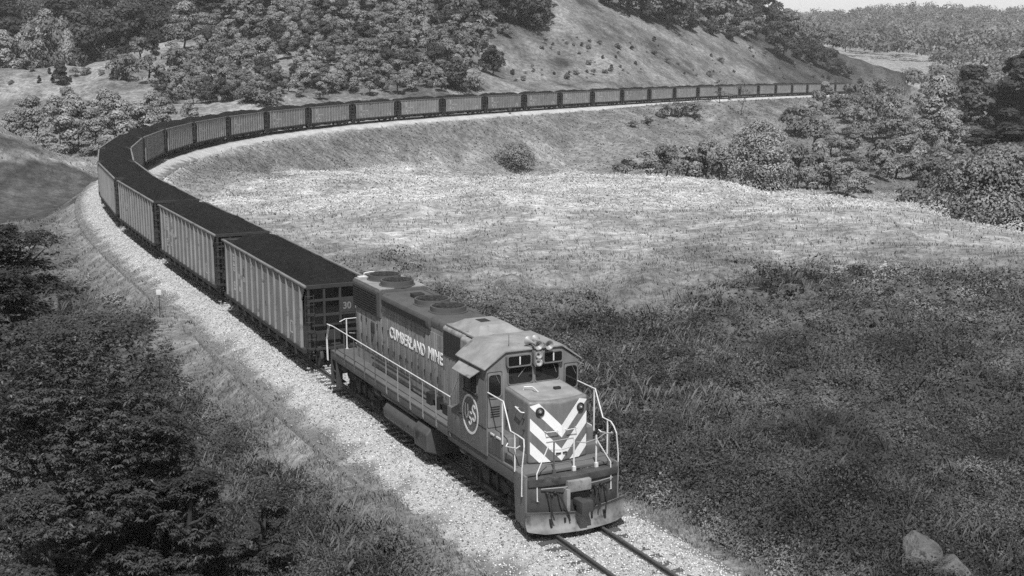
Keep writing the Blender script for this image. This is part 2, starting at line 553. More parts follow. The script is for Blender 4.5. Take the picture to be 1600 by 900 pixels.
def ground_h(x, y):
    h = base_h(x, y)
    rr = np.hypot(x, y)
    amp = np.clip(rr / 90, 0.25, 2.2)
    h = h + (fbm(x / 9, y / 9, 4, 3) - 0.5) * 1.5 * amp + (fbm(x / 45, y / 45, 3, 8) - 0.5) * 2.0 * np.clip(rr / 160, 0.1, 2.2)
    d, lat, zt, arc = track_near(x, y)
    # weedy hummocks in the foreground, gullies on the bare hill
    h = h + (fbm(x / 2.6, y / 2.6, 3, 15) - 0.45) * 1.5 * sstep(4.5, 8.0, d) * sstep(95, 70, y + .2 * x)
    h = h + (np.abs(fbm(x / 16 + y / 40, y / 26, 3, 19) - 0.5) * 2 - .4) * 1.4 * sstep(280, 330, y) * sstep(640, 600, y) * sstep(8, 22, d)
    zb = zt - 0.62
    rough = (fbm(x / 3.5, y / 3.5, 3, 5) - 0.5)
    edge = 3.1
    up = zb + 0.58 * np.maximum(d - edge - 0.9, 0) + rough * np.clip((d - edge) * 0.12, 0, 0.9)
    dn = zb - 0.60 * np.maximum(d - edge, 0) + rough * np.clip((d - edge) * 0.12, 0, 1.0)
    # fill bank falling away below the far leg, with a knoll before it
    cap = zb - 0.30 * np.maximum(d - edge, 0) + 6.6 * np.exp(-((x - 56.5) ** 2 + (y - 352) ** 2) / (2 * 8.5 ** 2)) + rough * np.clip((d - edge) * .1, 0, .8)
    fl = (lat > 0) & (y > 240) & (y < 640) & (d < 40)
    h = np.where(fl, np.minimum(h, np.maximum(cap, -11)), h)
    h = np.minimum(np.maximum(h, dn), up)
    core = sstep(edge + 0.4, edge - 0.2, d)
    return h * (1 - core) + (zb - 0.05) * core

ang = np.concatenate([np.linspace(-180, -32, 56)[:-1], np.linspace(-32, 32, 640), np.linspace(32, 180, 56)[1:]])
ang = np.radians(ang)
rads = np.concatenate([np.exp(np.linspace(math.log(3.0), math.log(24.0), 36))[:-1], np.exp(np.linspace(math.log(24.0), math.log(750.0), 520)), np.exp(np.linspace(math.log(750.0), math.log(4200.0), 80))[1:]])
RR, AA = np.meshgrid(rads, ang, indexing='ij')
GX, GY = RR * np.sin(AA), RR * np.cos(AA)
GZ = ground_h(GX, GY)
far_fade = sstep(2400, 3800, RR)
GZ = GZ * (1 - far_fade) + 20 * far_fade
lrads = np.log(rads)
def ground_z(x, y):
    """bilinear lookup on the terrain sheet"""
    x, y = np.asarray(x, float), np.asarray(y, float)
    r = np.clip(np.log(np.maximum(np.hypot(x, y), 3.01)), lrads[0], lrads[-1] - 1e-6)
    a = np.arctan2(x, y)
    fi = np.interp(r, lrads, np.arange(len(lrads)))
    fj = np.interp(a, ang, np.arange(len(ang)))
    i, j = np.minimum(fi.astype(int), len(rads) - 2), np.minimum(fj.astype(int), len(ang) - 2)
    u, v = fi - i, fj - j
    return (GZ[i, j] * (1 - u) + GZ[i + 1, j] * u) * (1 - v) + (GZ[i, j + 1] * (1 - u) + GZ[i + 1, j + 1] * u) * v

def cover(x, y, d=None, lat=None):
    """how pale the vegetation is: 0 dark weeds .. 1 bleached grass"""
    if d is None:
        d, lat, _, _ = track_near(x, y)
    n1, n2 = fbm(x / 14, y / 22, 4, 21), fbm(x / 4, y / 6, 3, 33)
    n3 = fbm(x / 1.3, y / 1.6, 2, 41)
    w = y + (n1 - 0.5) * 55 + 0.15 * x
    field = 0.15 + 0.26 * sstep(44, 84, w) + 0.62 * sstep(64, 126, w)
    field = field * (0.55 + 0.9 * n2) 
    field = field + 0.09 * sstep(.56, .68, fbm(x / 7, y / 9, 4, 55)) * (y < 100)
    field = np.where(y > 190, field * (1.0 - 0.28 * sstep(190, 250, y)), field)
    # worn strip along the ballast
    strip = sstep(6.6, 3.2, d + (n2 - 0.5) * 4) * np.where(y < 130, 1, 0)
    c = np.maximum(field, 0.50 * strip * (0.6 + 0.8 * n2))
    # left of the line in the foreground: dark
    leftmask = (lat < 0) & (y < 125)
    dk = 0.16 + 0.13 * n2 + 0.34 * strip + 0.10 * sstep(70, 110, y)
    c = np.where(leftmask, dk, c)
    # fill slopes round the loop
    slope = sstep(3.0, 5.0, d) * sstep(17, 10, d + (n2 - .5) * 6) * sstep(120, 175, y)
    c = c * (1 - slope) + (0.44 + 0.35 * (fbm(x / 2.2, y / 9, 3, 60) - 0.5)) * slope
    # hill behind
    hill = (lat < 0) & (y >= 125)
    hc = 0.36 + 0.8 * (fbm(x / 14, y / 12, 4, 71) - 0.46) + 0.5 * (n2 - 0.5)
    hc = np.where(x < -45, hc + 0.12, hc)
    hc = np.where(x > 88, hc * (1 - 0.62 * sstep(84, 112, x)), hc)
    c = np.where(hill, np.clip(hc, 0.10, 0.9), c)
    spur = (lat < 0) & (y >= 115) & (y < 160) & (x < -46)
    pd_ = np.full(np.shape(x), 99.0)
    for (ax, ay), (bx, by) in (((-72, 138), (-58, 141)), ((-58, 141), (-51, 147)), ((-51, 147), (-50, 158))):
        tt = np.clip(((x - ax) * (bx - ax) + (y - ay) * (by - ay)) / ((bx - ax) ** 2 + (by - ay) ** 2), 0, 1)
        pd_ = np.minimum(pd_, np.hypot(x - ax - tt * (bx - ax), y - ay - tt * (by - ay)))
    c = np.where(spur, 0.12 + 0.12 * n2 + 0.32 * sstep(1.2, .4, pd_ + (n2 - .5) * .6) + 0.42 * sstep(145.5, 148.0, y + (n2 - .5) * 2), c)
    vall = sstep(165, 225, y + 1.2 * x + (n1 - .5) * 90 - 20) * sstep(-25, 45, x + (n2 - .5) * 50 + (n1 - .5) * 40) * (lat > 0) * sstep(175, 235, y + .3 * x + (n2 - .5) * 30)
    c = c * (1 - vall) + vall * (0.44 + 0.6 * (n2 - 0.5))
    c = np.where(y > 640, 0.75, c)
    return np.clip(c * (0.8 + 0.4 * n3), 0.05, 1.15)

gd, glat, _, _ = track_near(GX, GY)
gcov = cover(GX, GY, gd, glat)
nr, na = RR.shape
ii, jj = np.meshgrid(np.arange(nr - 1), np.arange(na - 1), indexing='ij')
q = (ii * na + jj).ravel()
F = np.stack([q, q + 1, q + na + 1, q + na], 1)
V = np.stack([GX.ravel(), GY.ravel(), GZ.ravel()], 1)
ground = np_mesh('ground', V, F[:, ::-1], M['ground'], gcov.ravel() * 0.75, smooth=True)
tag(ground, kind='structure')

# ------------------------------------------------------------------ ballast, sleepers, rails
def loft(name, prof, i0, i1, material, kind=None, jitter=None, sub=1, tone=None):
    """sweep a (lateral, height) profile along path[i0:i1]"""
    n = (i1 - i0 - 1) * sub + 1
    s = np.linspace(parc[i0], parc[i1 - 1], n)
    px = np.stack([np.interp(s, parc, path[:, k]) for k in range(3)], 1)
    nx = np.stack([np.interp(s, parc, pnor[:, k]) for k in range(2)], 1)
    nx /= np.linalg.norm(nx, axis=1)[:, None]
    pr = np.array(prof)
    k = len(pr)
    Vv = np.zeros((n, k, 3))
    Vv[:, :, :2] = px[:, None, :2] + nx[:, None, :] * pr[None, :, 0:1]
    Vv[:, :, 2] = px[:, None, 2] + pr[None, :, 1]
    if jitter is not None:
        jitter(Vv)
    a, b = np.meshgrid(np.arange(n - 1), np.arange(k - 1), indexing='ij')
    q_ = (a * k + b).ravel()
    Fv = np.stack([q_, q_ + 1, q_ + k + 1, q_ + k], 1)
    tn = tone(Vv).ravel() if tone else None
    return np_mesh(name, Vv.reshape(-1, 3), Fv, material, tn)

def ball_z(al):
    al = np.asarray(al, float)
    return np.where(al < 0.70, -0.148, np.where(al < 1.8, -0.185, -0.185 - (al - 1.8) * 0.33)) 

def ball_prof(n):
    lats = np.linspace(-3.75, 3.75, n)
    out = []
    for l_ in lats:
        al = abs(l_)
        z = ball_z(al)
        out.append((l_, z - (0.25 if al > 3.7 else 0)))
    return out
def ball_j(Vv):
    x, y = Vv[..., 0], Vv[..., 1]
    Vv[..., 2] += (fbm(x / 0.09, y / 0.09, 2, 90) - 0.5) * 0.05 + (fbm(x / 1.2, y / 1.2, 3, 91) - 0.5) * 0.10
def ball_t(Vv):
    x, y = Vv[..., 0], Vv[..., 1]
    k = Vv.shape[1]
    al = np.abs(np.linspace(-3.75, 3.75, k))[None, :]
    dirt = sstep(2.4, 3.3, al + (fbm(x / 1.0, y / 1.0, 3, 95) - 0.5) * 2.2)
    oil = sstep(0.9, 0.3, np.abs(al - 0.0)) * 0.10 + sstep(0.35, 0.0, np.abs(al - 1.2)) * 0.12
    return np.clip((0.8 + 0.5 * fbm(x / 0.12, y / 0.12, 2, 96)) * (1 - 0.62 * dirt) - oil * 0.6, 0.1, 2)
far_i = len(path)
near_i = int(np.searchsorted(parc, 190))
bn_ = loft('ballast', ball_prof(110), 0, near_i, M['ballast'], jitter=ball_j, sub=12, tone=ball_t)
tag(bn_, kind='structure')
def ball_jf(Vv):
    x, y = Vv[..., 0], Vv[..., 1]
    Vv[..., 2] += (fbm(x / 1.0, y / 1.0, 3, 91) - 0.5) * 0.14
def ball_tf(Vv):
    x, y = Vv[..., 0], Vv[..., 1]
    al = np.abs(np.linspace(-3.75, 3.75, Vv.shape[1]))[None, :]
    return (.85 + .5 * fbm(x / 1.5, y / 1.5, 3, 97)) * (1 - .55 * sstep(2.2, 1.5, al)) * (1 - .5 * sstep(3.45, 3.75, al + (fbm(x / 2, y / 2, 2, 98) - .5)))  # bed darker under the cars: shade and dark sleepers put into the tone
bf_ = loft('ballast', ball_prof(26), near_i - 1, far_i, M['ballast'], jitter=ball_jf, sub=3, tone=ball_tf)
tag(bf_, kind='structure')

# loose stones on the near ballast (nobody could count them)
def stones(n, s0, s1):
    s = rng.uniform(s0, s1, n)
    l_ = np.clip(rng.normal(0, 1.7, n), -3.1, 3.1) + np.where(rng.random(n) < .12, rng.normal(0, .35, n), 0)
    l_ = np.where(rng.random(n) < 0.5, rng.uniform(-3.75, 3.75, n), l_)
    al = np.abs(l_)
    px = np.stack([np.interp(s, parc, path[:, k]) for k in range(3)], 1)
    nx = np.stack([np.interp(s, parc, pnor[:, k]) for k in range(2)], 1)
    x, y = px[:, 0] + nx[:, 0] * l_, px[:, 1] + nx[:, 1] * l_
    z = px[:, 2] + ball_z(al) + (fbm(x / 1.2, y / 1.2, 3, 91) - 0.5) * 0.10 + 0.012
    ok = (al < 0.66) | (al > 0.86)
    x, y, z = x[ok], y[ok], z[ok]
    n = len(x)
    o8 = np.array([(1, 0, 0), (-1, 0, 0), (0, 1, 0), (0, -1, 0), (0, 0, 1), (0, 0, -1)], float)
    f8 = np.array([(0, 2, 4), (2, 1, 4), (1, 3, 4), (3, 0, 4), (2, 0, 5), (1, 2, 5), (3, 1, 5), (0, 3, 5)])
    sz = rng.uniform(0.022, 0.046, n)
    sh = o8[None] * (1 + rng.uniform(-0.35, 0.35, (n, 6, 1))) * np.array([1.2, 0.9, 0.75])
    th = rng.uniform(0, 6.28, n)
    c, s_ = np.cos(th)[:, None], np.sin(th)[:, None]
    ph = rng.uniform(-0.7, 0.7, n)[:, None]
    X, Y, Z = sh[..., 0], sh[..., 1], sh[..., 2]
    X, Z = X * np.cos(ph) - Z * np.sin(ph), X * np.sin(ph) + Z * np.cos(ph)
    X, Y = X * c - Y * s_, X * s_ + Y * c
    Vv = np.stack([X, Y, Z], 2) * sz[:, None, None] + np.stack([x, y, z], 1)[:, None, :]
    Fv = (np.arange(n) * 6)[:, None, None] + f8[None]
    tn = np.repeat(np.clip(rng.normal(0.74, 0.30, n), 0.2, 1.35) * (1 - .55 * sstep(2.7, 3.4, np.abs(l_[ok]))), 6)
    return np_mesh('ballast_stones', Vv.reshape(-1, 3), Fv.reshape(-1, 3), M['stone'], tn)
arc0 = 60 - 15 + 0
tag(stones(105000, 20, 150), 'loose pale grey crushed stone spread along the railway bed', 'gravel', kind='stuff')

# rails
GA = 0.7525
for sd_, nm in ((-1, 'rail under the train on the side of the pale gravel shoulder'), (1, 'rail under the train on the side of the wide meadow')):
    head = [(-.036, -.045), (-.036, -.008), (-.026, 0), (.026, 0), (.036, -.008), (.036, -.045), (.009, -.055), (.009, -.145), (.072, -.16), (.072, -.172), (-.072, -.172), (-.072, -.16), (-.009, -.145), (-.009, -.055), (-.036, -.045)]
    lat_s = GA * sd_
    r_ = loft('rail', [(lat_s + a, b) for a, b in head], 0, far_i, M['rail_steel'], sub=3)
    tag(r_, 'long dark steel ' + nm, 'rail', 'the two running rails')
    hd = loft('rail_head', [(lat_s - .022, .002), (lat_s + .022, .002)], 0, far_i, M['rail_head'], sub=3)
    hd.parent = r_

# sleepers: one mesh per style, one object per sleeper
def sleeper_mesh(seed):
    r0 = random.Random(seed)
    m = MB()
    m.box(-.115, .115, -1.30 - r0.uniform(0, .06), 1.30 + r0.uniform(0, .06), -.36, -.168)
    o = m.build('sleeper', M['sleeper_wood'], bevel=0.012)
    return o
protos = [sleeper_mesh(i) for i in range(4)]
first = True
sarc0 = float(np.interp(0, [0], [0]))
k = 0
ntie = int((150 - 14) / 0.56)
for i in range(ntie):
    s = 14 + i * 0.56
    p = [np.interp(s, parc, path[:, c]) for c in range(3)]
    tdir = [np.interp(s, parc, ptan[:, c]) for c in range(2)]
    o = protos[i % 4] if i < 4 else protos[i % 4].copy()
    if i >= 4:
        COL.objects.link(o)
    o.location = (p[0], p[1], p[2])
    o.rotation_euler = (0, 0, math.atan2(tdir[1], tdir[0]) + random.uniform(-.012, .012))
    ahead = s < 55
    tag(o, 'dark wooden sleeper in pale gravel on the open track ahead of the engine' if s < 41.5 else 'dark wooden sleeper in the gravel under the standing train', 'sleeper',
        'sleepers ahead of the engine' if s < 41.5 else 'sleepers under the train')
# ------------------------------------------------------------------ locomotive (x forward, y left, z up; s measured from the cab front)
SO = 6.25
def S(s): return s + SO
loco = empty('diesel_locomotive', LOCO_O - T3 * SO, LOCO_A - math.pi / 2)
tag(loco, 'grey diesel engine with white chevrons on its nose, leading the coal train', 'locomotive')
X_, Y_, Z_ = Vector((1, 0, 0)), Vector((0, 1, 0)), Vector((0, 0, 1))
DK = 1.75      # deck height

def part(mb, name, m, parent=loco, bevel=0.0, smooth=False, seg=2):
    return mb.build(name, M[m], parent, bevel, smooth, seg)

# deck and sill
mb = MB()
mb.box(S(-14.9), S(2.35), -1.56, 1.56, 1.66, DK)
part(mb, 'deck', 'deck_paint', bevel=0.015)
mb = MB()
for sd_ in (-1, 1):
    y0, y1 = sorted((1.555 * sd_, 1.46 * sd_))
    mb.box(S(-14.85), S(-3.05), y0, y1, 1.38, 1.655)
    mb.box(S(-3.05), S(1.95), y0, y1, 1.30, 1.655)
mb.box(S(-14.2), S(1.9), -.55, .55, 1.0, 1.655)
part(mb, 'side_sill', 'sill_paint', bevel=0.012)

# long hood: rounded profile
def hoodprof(w, z0, z1, r=0.16):
    return rpoly([(-w, z0), (w, z0), (w, z1), (-w, z1)], r, 5)
def hood_prism(mb_, w, z0, z1, s0, s1, r=0.16):
    p = [(-w, z0), (w, z0)] + [(w - r + r * math.cos(a), z1 - r + r * math.sin(a)) for a in [rad(15 * i) for i in range(7)]] + [(-w + r - r * math.sin(a), z1 - r + r * math.cos(a)) for a in [rad(15 * i) for i in range(7)]]
    mb_.prism(p, (S(s0), 0, 0), (0, 1, 0), (0, 0, 1), (1, 0, 0), 0, s1 - s0)
HW = 0.93
mb = MB()
hood_prism(mb, HW, DK + .002, 4.62, -13.55, -4.7)
part(mb, 'long_hood', 'hood_paint', smooth=True)
mb = MB()
hood_prism(mb, HW + .012, 4.50, 4.80, -10.6, -4.69, .2)
part(mb, 'hood_roof', 'hood_top', smooth=True)
# radiator housing at the rear
mb = MB()
hood_prism(mb, 0.985, 3.82, 4.90, -13.72, -10.72, .14)
part(mb, 'radiator_housing', 'sill_paint', smooth=True)
mb = MB()
hood_prism(mb, 0.95, 4.86, 4.925, -13.6, -10.8, .02)
part(mb, 'radiator_roof', 'roof_paint')
for sd_ in (-1, 1):
    mb = MB()
    y0, y1 = sorted((.986 * sd_, 1.0 * sd_))
    mb.box(S(-13.66), S(-11.05), y0, y1, 3.86, 4.70)
    for i in range(9):
        z = 3.90 + i * .092
        y2, y3 = sorted((.99 * sd_, 1.025 * sd_))
        mb.box(S(-13.64), S(-11.07), y2, y3, z, z + .03)
    part(mb, 'radiator_grille', 'dark_grille')
# central air intake / clean air room behind the cab
mb = MB()
hood_prism(mb, 1.0, DK + .002, 4.74, -4.69, -3.0, .12)
hood_prism(mb, 1.12, DK + .002, 4.70, -2.995, -2.06, .1)
part(mb, 'air_room', 'hood_paint', smooth=True)
for sd_ in (-1, 1):
    mb = MB()
    y0, y1 = sorted((1.0 * sd_, 1.02 * sd_))
    mb.box(S(-4.62), S(-3.1), y0, y1, 3.78, 4.6)
    for i in range(6):
        x = -4.58 + i * .25
        y2, y3 = sorted((1.02 * sd_, 1.035 * sd_))
        mb.box(S(x), S(x + .03), y2, y3, 3.8, 4.58)
    part(mb, 'filter_panel', 'dark_grille')
# dynamic brake blisters with the side intake
for sd_ in (-1, 1):
    prof = [(.90, 4.28), (1.03, 4.42), (1.05, 4.62), (1.0, 4.77), (.70, 4.83), (.70, 4.28)]
    if sd_ < 0:
        prof = [(-y, z) for y, z in prof][::-1]
    mb = MB()
    mb.prism(prof, (S(-10.45), 0, 0), (0, 1, 0), (0, 0, 1), (1, 0, 0), 0, 4.6)
    part(mb, 'brake_blister', 'hood_top', bevel=.03)
    mb = MB()
    y = 1.04 * sd_
    y0, y1 = sorted((y, y + .02 * sd_))
    mb.box(S(-10.3), S(-6.1), y0, y1, 4.43, 4.62)
    for i in range(20):
        x = -10.25 + i * .21
        y2, y3 = sorted((y + .02 * sd_, y + .035 * sd_))
        mb.box(S(x), S(x + .025), y2, y3, 4.45, 4.60)
    part(mb, 'brake_intake_grille', 'black_iron')
# roof fans
for s, base in ((-12.75, 4.92), (-11.40, 4.92), (-7.95, 4.80), (-6.50, 4.80)):
    mb = MB()
    mb.lathe([(0, .70), (.05, .70), (.05, .64), (.22, .64), (.22, .58), (.14, .57), (.14, .02)], (S(s), 0, base - .01), (0, 0, 1), 36)
    fan = part(mb, 'fan_housing', 'hood_top', smooth=True)
    mb = MB()
    for i in range(4):
        rr = .12 + i * .135
        mb.tube([(S(s) + rr * math.cos(a), rr * math.sin(a), base + .215) for a in [2 * math.pi * j / 28 for j in range(28)]], .008, 4, closed=True)
    for i in range(12):
        a = 2 * math.pi * i / 12
        mb.tube([(S(s) + .08 * math.cos(a), .08 * math.sin(a), base + .215), (S(s) + .58 * math.cos(a), .58 * math.sin(a), base + .215)], .009, 4)
    mb.lathe([(0, .14), (.03, .13), (.05, .02)], (S(s), 0, base + .19), (0, 0, 1), 14)
    part(mb, 'fan_guard', 'black_iron', fan)
    mb = MB()
    for i in range(8):
        a = 2 * math.pi * i / 8
        c, d = math.cos(a), math.sin(a)
        mb.add([(S(s) + .1 * c, .1 * d, base + .16), (S(s) + .55 * c - .08 * d, .55 * d + .08 * c, base + .145), (S(s) + .55 * c + .08 * d, .55 * d - .08 * c, base + .185), (S(s) + .1 * c, .1 * d, base + .17)], [(0, 1, 2, 3)])
    part(mb, 'fan_blade', 'black_iron', fan)
# exhaust stack, lifting lugs, rear roof pipe
mb = MB()
mb.box(S(-9.55), S(-9.15), -.22, .22, 4.79, 4.95)
part(mb, 'exhaust_stack', 'black_iron', bevel=.03)
mb = MB()
mb.tube([(S(-13.6), -.55, 4.92), (S(-13.6), -.55, 5.06), (S(-13.6), -.25, 5.1), (S(-13.6), -.1, 5.07)], .025, 6)
mb.box(S(-13.72), S(-13.5), -.8, -.45, 4.925, 4.95)
part(mb, 'lifting_eye', 'white_paint')
# hood doors: thin leaves with gaps, latches
for sd_ in (-1, 1):
    y0, y1 = sorted((HW * sd_, (HW + .018) * sd_))
    xs = [-13.5 + i * .585 for i in range(16)]
    for i, x in enumerate(xs):
        if x + .55 > -4.72:
            break
        top = 3.78 if x < -10.75 else (4.12 if x < -5.9 else 4.3)
        mb = MB()
        mb.box(S(x), S(x + .545), y0, y1, 2.22, top)
        dr = part(mb, 'hood_door', 'hood_paint', bevel=.008)
        mb = MB()
        for z in (2.7, 3.4):
            y2, y3 = sorted(((HW + .018) * sd_, (HW + .05) * sd_))
            mb.box(S(x + .03), S(x + .06), y2, y3, z, z + .12)
        part(mb, 'door_latch', 'black_iron', dr)
    # piping and boxes low on the hood side
    mb = MB()
    yy = (HW + .09) * sd_
    mb.tube([(S(-11.6), yy, 2.12), (S(-7.6), yy, 2.12), (S(-7.4), yy, 1.98), (S(-3.2), yy, 1.98)], .04, 6)
    y2, y3 = sorted((HW * sd_, (HW + .2) * sd_))
    mb.box(S(-5.9), S(-5.5), y2, y3, 1.78, 2.16)
    mb.box(S(-5.1), S(-4.9), y2, y3, 1.78, 2.2)
    mb.box(S(-4.5), S(-4.1), y2, y3, 1.78, 2.1)
    part(mb, 'hood_piping', 'black_iron')
    mb = MB()
    y2, y3 = sorted((HW * sd_, (HW + .12) * sd_))
    mb.box(S(-11.6), S(-11.42), y2, y3, 3.1, 3.5)
    part(mb, 'junction_box', 'dark_grille', bevel=.02)
# lettering
for sd_ in (-1, 1):
    t_ = text_mesh('CUMBERLAND', .60, .555, .006, 'lettering', M['faded_letter'], loco, (S(-8.08), (HW + .028) * sd_, 3.49), (math.pi / 2, 0, 0 if sd_ < 0 else math.pi), .012, 1.06, (3.40, .43))
    t_ = text_mesh('MINE', .60, .555, .006, 'lettering', M['faded_letter'], loco, (S(-5.46) if sd_ < 0 else S(-10.6), (HW + .028) * sd_, 3.51), (math.pi / 2, 0, 0 if sd_ < 0 else math.pi), .012, 1.06, (1.26, .43))

# roof hatch behind the cab
mb = MB()
mb.box(S(-4.6), S(-2.12), -.92, .92, 4.745, 4.82)
mb.add([(S(-4.45), -.82, 4.82), (S(-2.25), -.82, 4.82), (S(-2.25), .82, 4.82), (S(-4.45), .82, 4.82),
        (S(-4.0), -.5, 5.06), (S(-2.75), -.5, 5.06), (S(-2.75), .5, 5.06), (S(-4.0), .5, 5.06)],
       [(4, 5, 6, 7), (0, 1, 5, 4), (1, 2, 6, 5), (2, 3, 7, 6), (3, 0, 4, 7)])
hat = part(mb, 'roof_hatch', 'roof_paint', bevel=.02)
mb = MB()
mb.box(S(-3.7), S(-3.25), -.25, .1, 5.06, 5.075)
part(mb, 'hatch_vent', 'black_iron', hat)

# cab
CW = 1.6
mb = MB()
mb.prism([(-CW, 1.62), (CW, 1.62), (CW, 4.34), (.97, 4.82), (-.97, 4.82), (-CW, 4.34)], (S(-2.05), 0, 0), (0, 1, 0), (0, 0, 1), (1, 0, 0), 0, 2.05)
cab = part(mb, 'cab', 'front_paint', bevel=.02)
mb = MB()
mb.prism([(1.69, 4.335), (1.69, 4.375), (1.0, 4.885), (-1.0, 4.885), (-1.69, 4.375), (-1.69, 4.335), (-.97, 4.825), (.97, 4.825)], (S(-2.14), 0, 0), (0, 1, 0), (0, 0, 1), (1, 0, 0), 0, 2.2)
part(mb, 'cab_roof', 'roof_paint', bevel=.012)
for y0, y1 in ((-1.6, -1.13), (1.13, 1.6)):
    mb = MB()
    mb.box(S(-3.0), S(-2.055), y0, y1, 1.62, 2.48)
    part(mb, 'equipment_locker', 'engine_paint', bevel=.02)

def window(o, u, v, n, x0, x1, y0, y1, r, parent=cab, fr=.04, name='window'):
    mb_ = MB()
    mb_.ring(rrect(x0 - fr, x1 + fr, y0 - fr, y1 + fr, r + fr), rrect(x0, x1, y0, y1, r), o, u, v, n, -.01, .022)
    w_ = part(mb_, name, 'front_paint' if fr > .03 else 'black_iron', parent)
    mb_ = MB()
    mb_.prism(rrect(x0 - .01, x1 + .01, y0 - .01, y1 + .01, r), o, u, v, n, -.005, .006)
    part(mb_, 'pane', 'glass', w_)
    return w_
FO = (S(0), 0, 0)
fu, fv, fn = (0, 1, 0), (0, 0, 1), (1, 0, 0)
w1 = window(FO, fu, fv, fn, -.86, -.04, 3.80, 4.31, .09)
w2 = window(FO, fu, fv, fn, .06, .88, 3.80, 4.31, .09)
for w_, c in ((w1, -.3), (w2, .62)):
    mb = MB()
    mb.tube([(S(.03), c + .05, 4.33), (S(.045), c - .25 if c < 0 else c + .16, 4.02)], .007, 5)
    part(mb, 'wiper', 'roof_paint', w_)
for x0, x1 in ((-1.53, -1.12), (1.12, 1.53)):
    dw = window(FO, fu, fv, fn, x0, x1, 3.46, 4.16, .10)
    mb = MB()
    mb.tube([(S(.03), x0 + .22, 4.18), (S(.045), x1 - .06, 3.9)], .006, 5)
    part(mb, 'wiper', 'roof_paint', dw)
    mb = MB()
    mb.ring(rrect(x0 - .05, x1 + .05, 2.5, 4.26, .05), rrect(x0 - .035, x1 + .035, 2.515, 4.245, .05), FO, fu, fv, fn, 0, .008)
    part(mb, 'cab_door', 'black_iron', cab)
    mb = MB()
    for i in range(5):
        z = 2.85 + i * .075
        mb.box(S(.0), S(.018), x0 + .06, x1 - .04, z, z + .02)
    part(mb, 'louver', 'black_iron', cab)
# side windows and sunshades
for sd_ in (-1, 1):
    o, u, n = (S(-1.15), CW * sd_, 0), (1 if sd_ < 0 else -1, 0, 0), (0, sd_, 0)
    sw = window(o, u, (0, 0, 1), n, -.48, .46, 3.42, 4.02, .05, fr=.035)
    mb = MB()
    mb.prism(rrect(-.03, .03, 3.42, 4.02, .01), o, u, (0, 0, 1), n, .004, .03)
    part(mb, 'sash', 'sill_paint', sw)
    mb = MB()
    mb.prism(rrect(-.42, -.1, 3.46, 3.9, .03), o, u, (0, 0, 1), n, .006, .012)
    part(mb, 'sliding_pane', 'tank_paint', sw)
    mb = MB()
    mb.add([(S(-1.93), 1.605 * sd_, 4.26), (S(-.38), 1.605 * sd_, 4.26), (S(-.38), 2.0 * sd_, 4.06), (S(-1.7), 2.0 * sd_, 4.06),
            (S(-1.93), 1.605 * sd_, 4.235), (S(-.38), 1.605 * sd_, 4.235), (S(-.38), 2.0 * sd_, 4.035), (S(-1.7), 2.0 * sd_, 4.035)],
           [(0, 1, 2, 3), (7, 6, 5, 4), (0, 4, 5, 1), (1, 5, 6, 2), (2, 6, 7, 3), (3, 7, 4, 0)])
    part(mb, 'sunshade', 'roof_paint')
    mb = MB()
    y2, y3 = sorted((1.6 * sd_, 1.64 * sd_))
    mb.box(S(-1.7), S(-.6), y2, y3, 3.33, 3.38)
    part(mb, 'armrest', 'black_iron', cab)
    # emblem: a ring with three letter strokes
    eo, eu = (S(-1.19), (CW + .003) * sd_, 2.65), (1 if sd_ < 0 else -1, 0, 0)
    mb = MB()
    ci = lambda r: [(r * math.cos(a), r * 1.06 * math.sin(a)) for a in [2 * math.pi * i / 48 for i in range(48)]]
    mb.ring(ci(.605), ci(.53), eo, eu, (0, 0, 1), n, 0, .008)
    em = part(mb, 'emblem', 'emblem_paint')
    def stroke(pts, w):
        m_ = MB()
        P = [Vector((*p, 0)) for p in pts]
        L_, R_ = [], []
        for i, p in enumerate(P):
            d = (P[min(i + 1, len(P) - 1)] - P[max(i - 1, 0)]).normalized()
            q_ = Vector((-d.y, d.x, 0)) * w
            L_.append(p + q_); R_.append(p - q_)
        E = Vector(eo); U = Vector(eu); N_ = Vector(n)
        pt = lambda p, t: E + U * p.x + Vector((0, 0, p.y)) + N_ * t
        k_ = len(P)
        vs_ = [pt(p, .008) for p in L_] + [pt(p, .008) for p in R_] + [pt(p, 0) for p in L_] + [pt(p, 0) for p in R_]
        f_ = []
        for i in range(k_ - 1):
            f_ += [(i, i + 1, k_ + i + 1, k_ + i), (2 * k_ + i, i, k_ + i, 3 * k_ + i)][:1]
            f_ += [(i, 2 * k_ + i, 2 * k_ + i + 1, i + 1), (k_ + i, k_ + i + 1, 3 * k_ + i + 1, 3 * k_ + i)]
        return m_.add(vs_, f_)
    arc = lambda cx, cy_, rx, ry, a0, a1, k_=10: [(cx + rx * math.cos(rad(a0 + (a1 - a0) * i / k_)), cy_ + ry * math.sin(rad(a0 + (a1 - a0) * i / k_))) for i in range(k_ + 1)]
    u_ = [(-.36, .30)] + arc(-.265, -.05, .095, .11, 180, 360) + [(-.17, .30)]
    part(stroke(u_, .034), 'emblem_letter', 'emblem_paint', em)
    def ess(cx, cy_, w, h):
        return arc(cx, cy_ + h / 2, w, h / 2, 20, 270, 12) + arc(cx, cy_ - h / 2, w, h / 2, 90, -160, 12)[1:]
    part(stroke(ess(-.01, -.12, .095, .20), .032), 'emblem_letter', 'emblem_paint', em)
    part(stroke(ess(.27, .09, .10, .24), .034), 'emblem_letter', 'emblem_paint', em)
    # seam along the cab side, side panel by the nose
    mb = MB()
    y2, y3 = sorted((1.601 * sd_, 1.606 * sd_))
    mb.box(S(-2.04), S(-.02), y2, y3, 2.46, 2.485)
    part(mb, 'panel_seam', 'black_iron', cab)
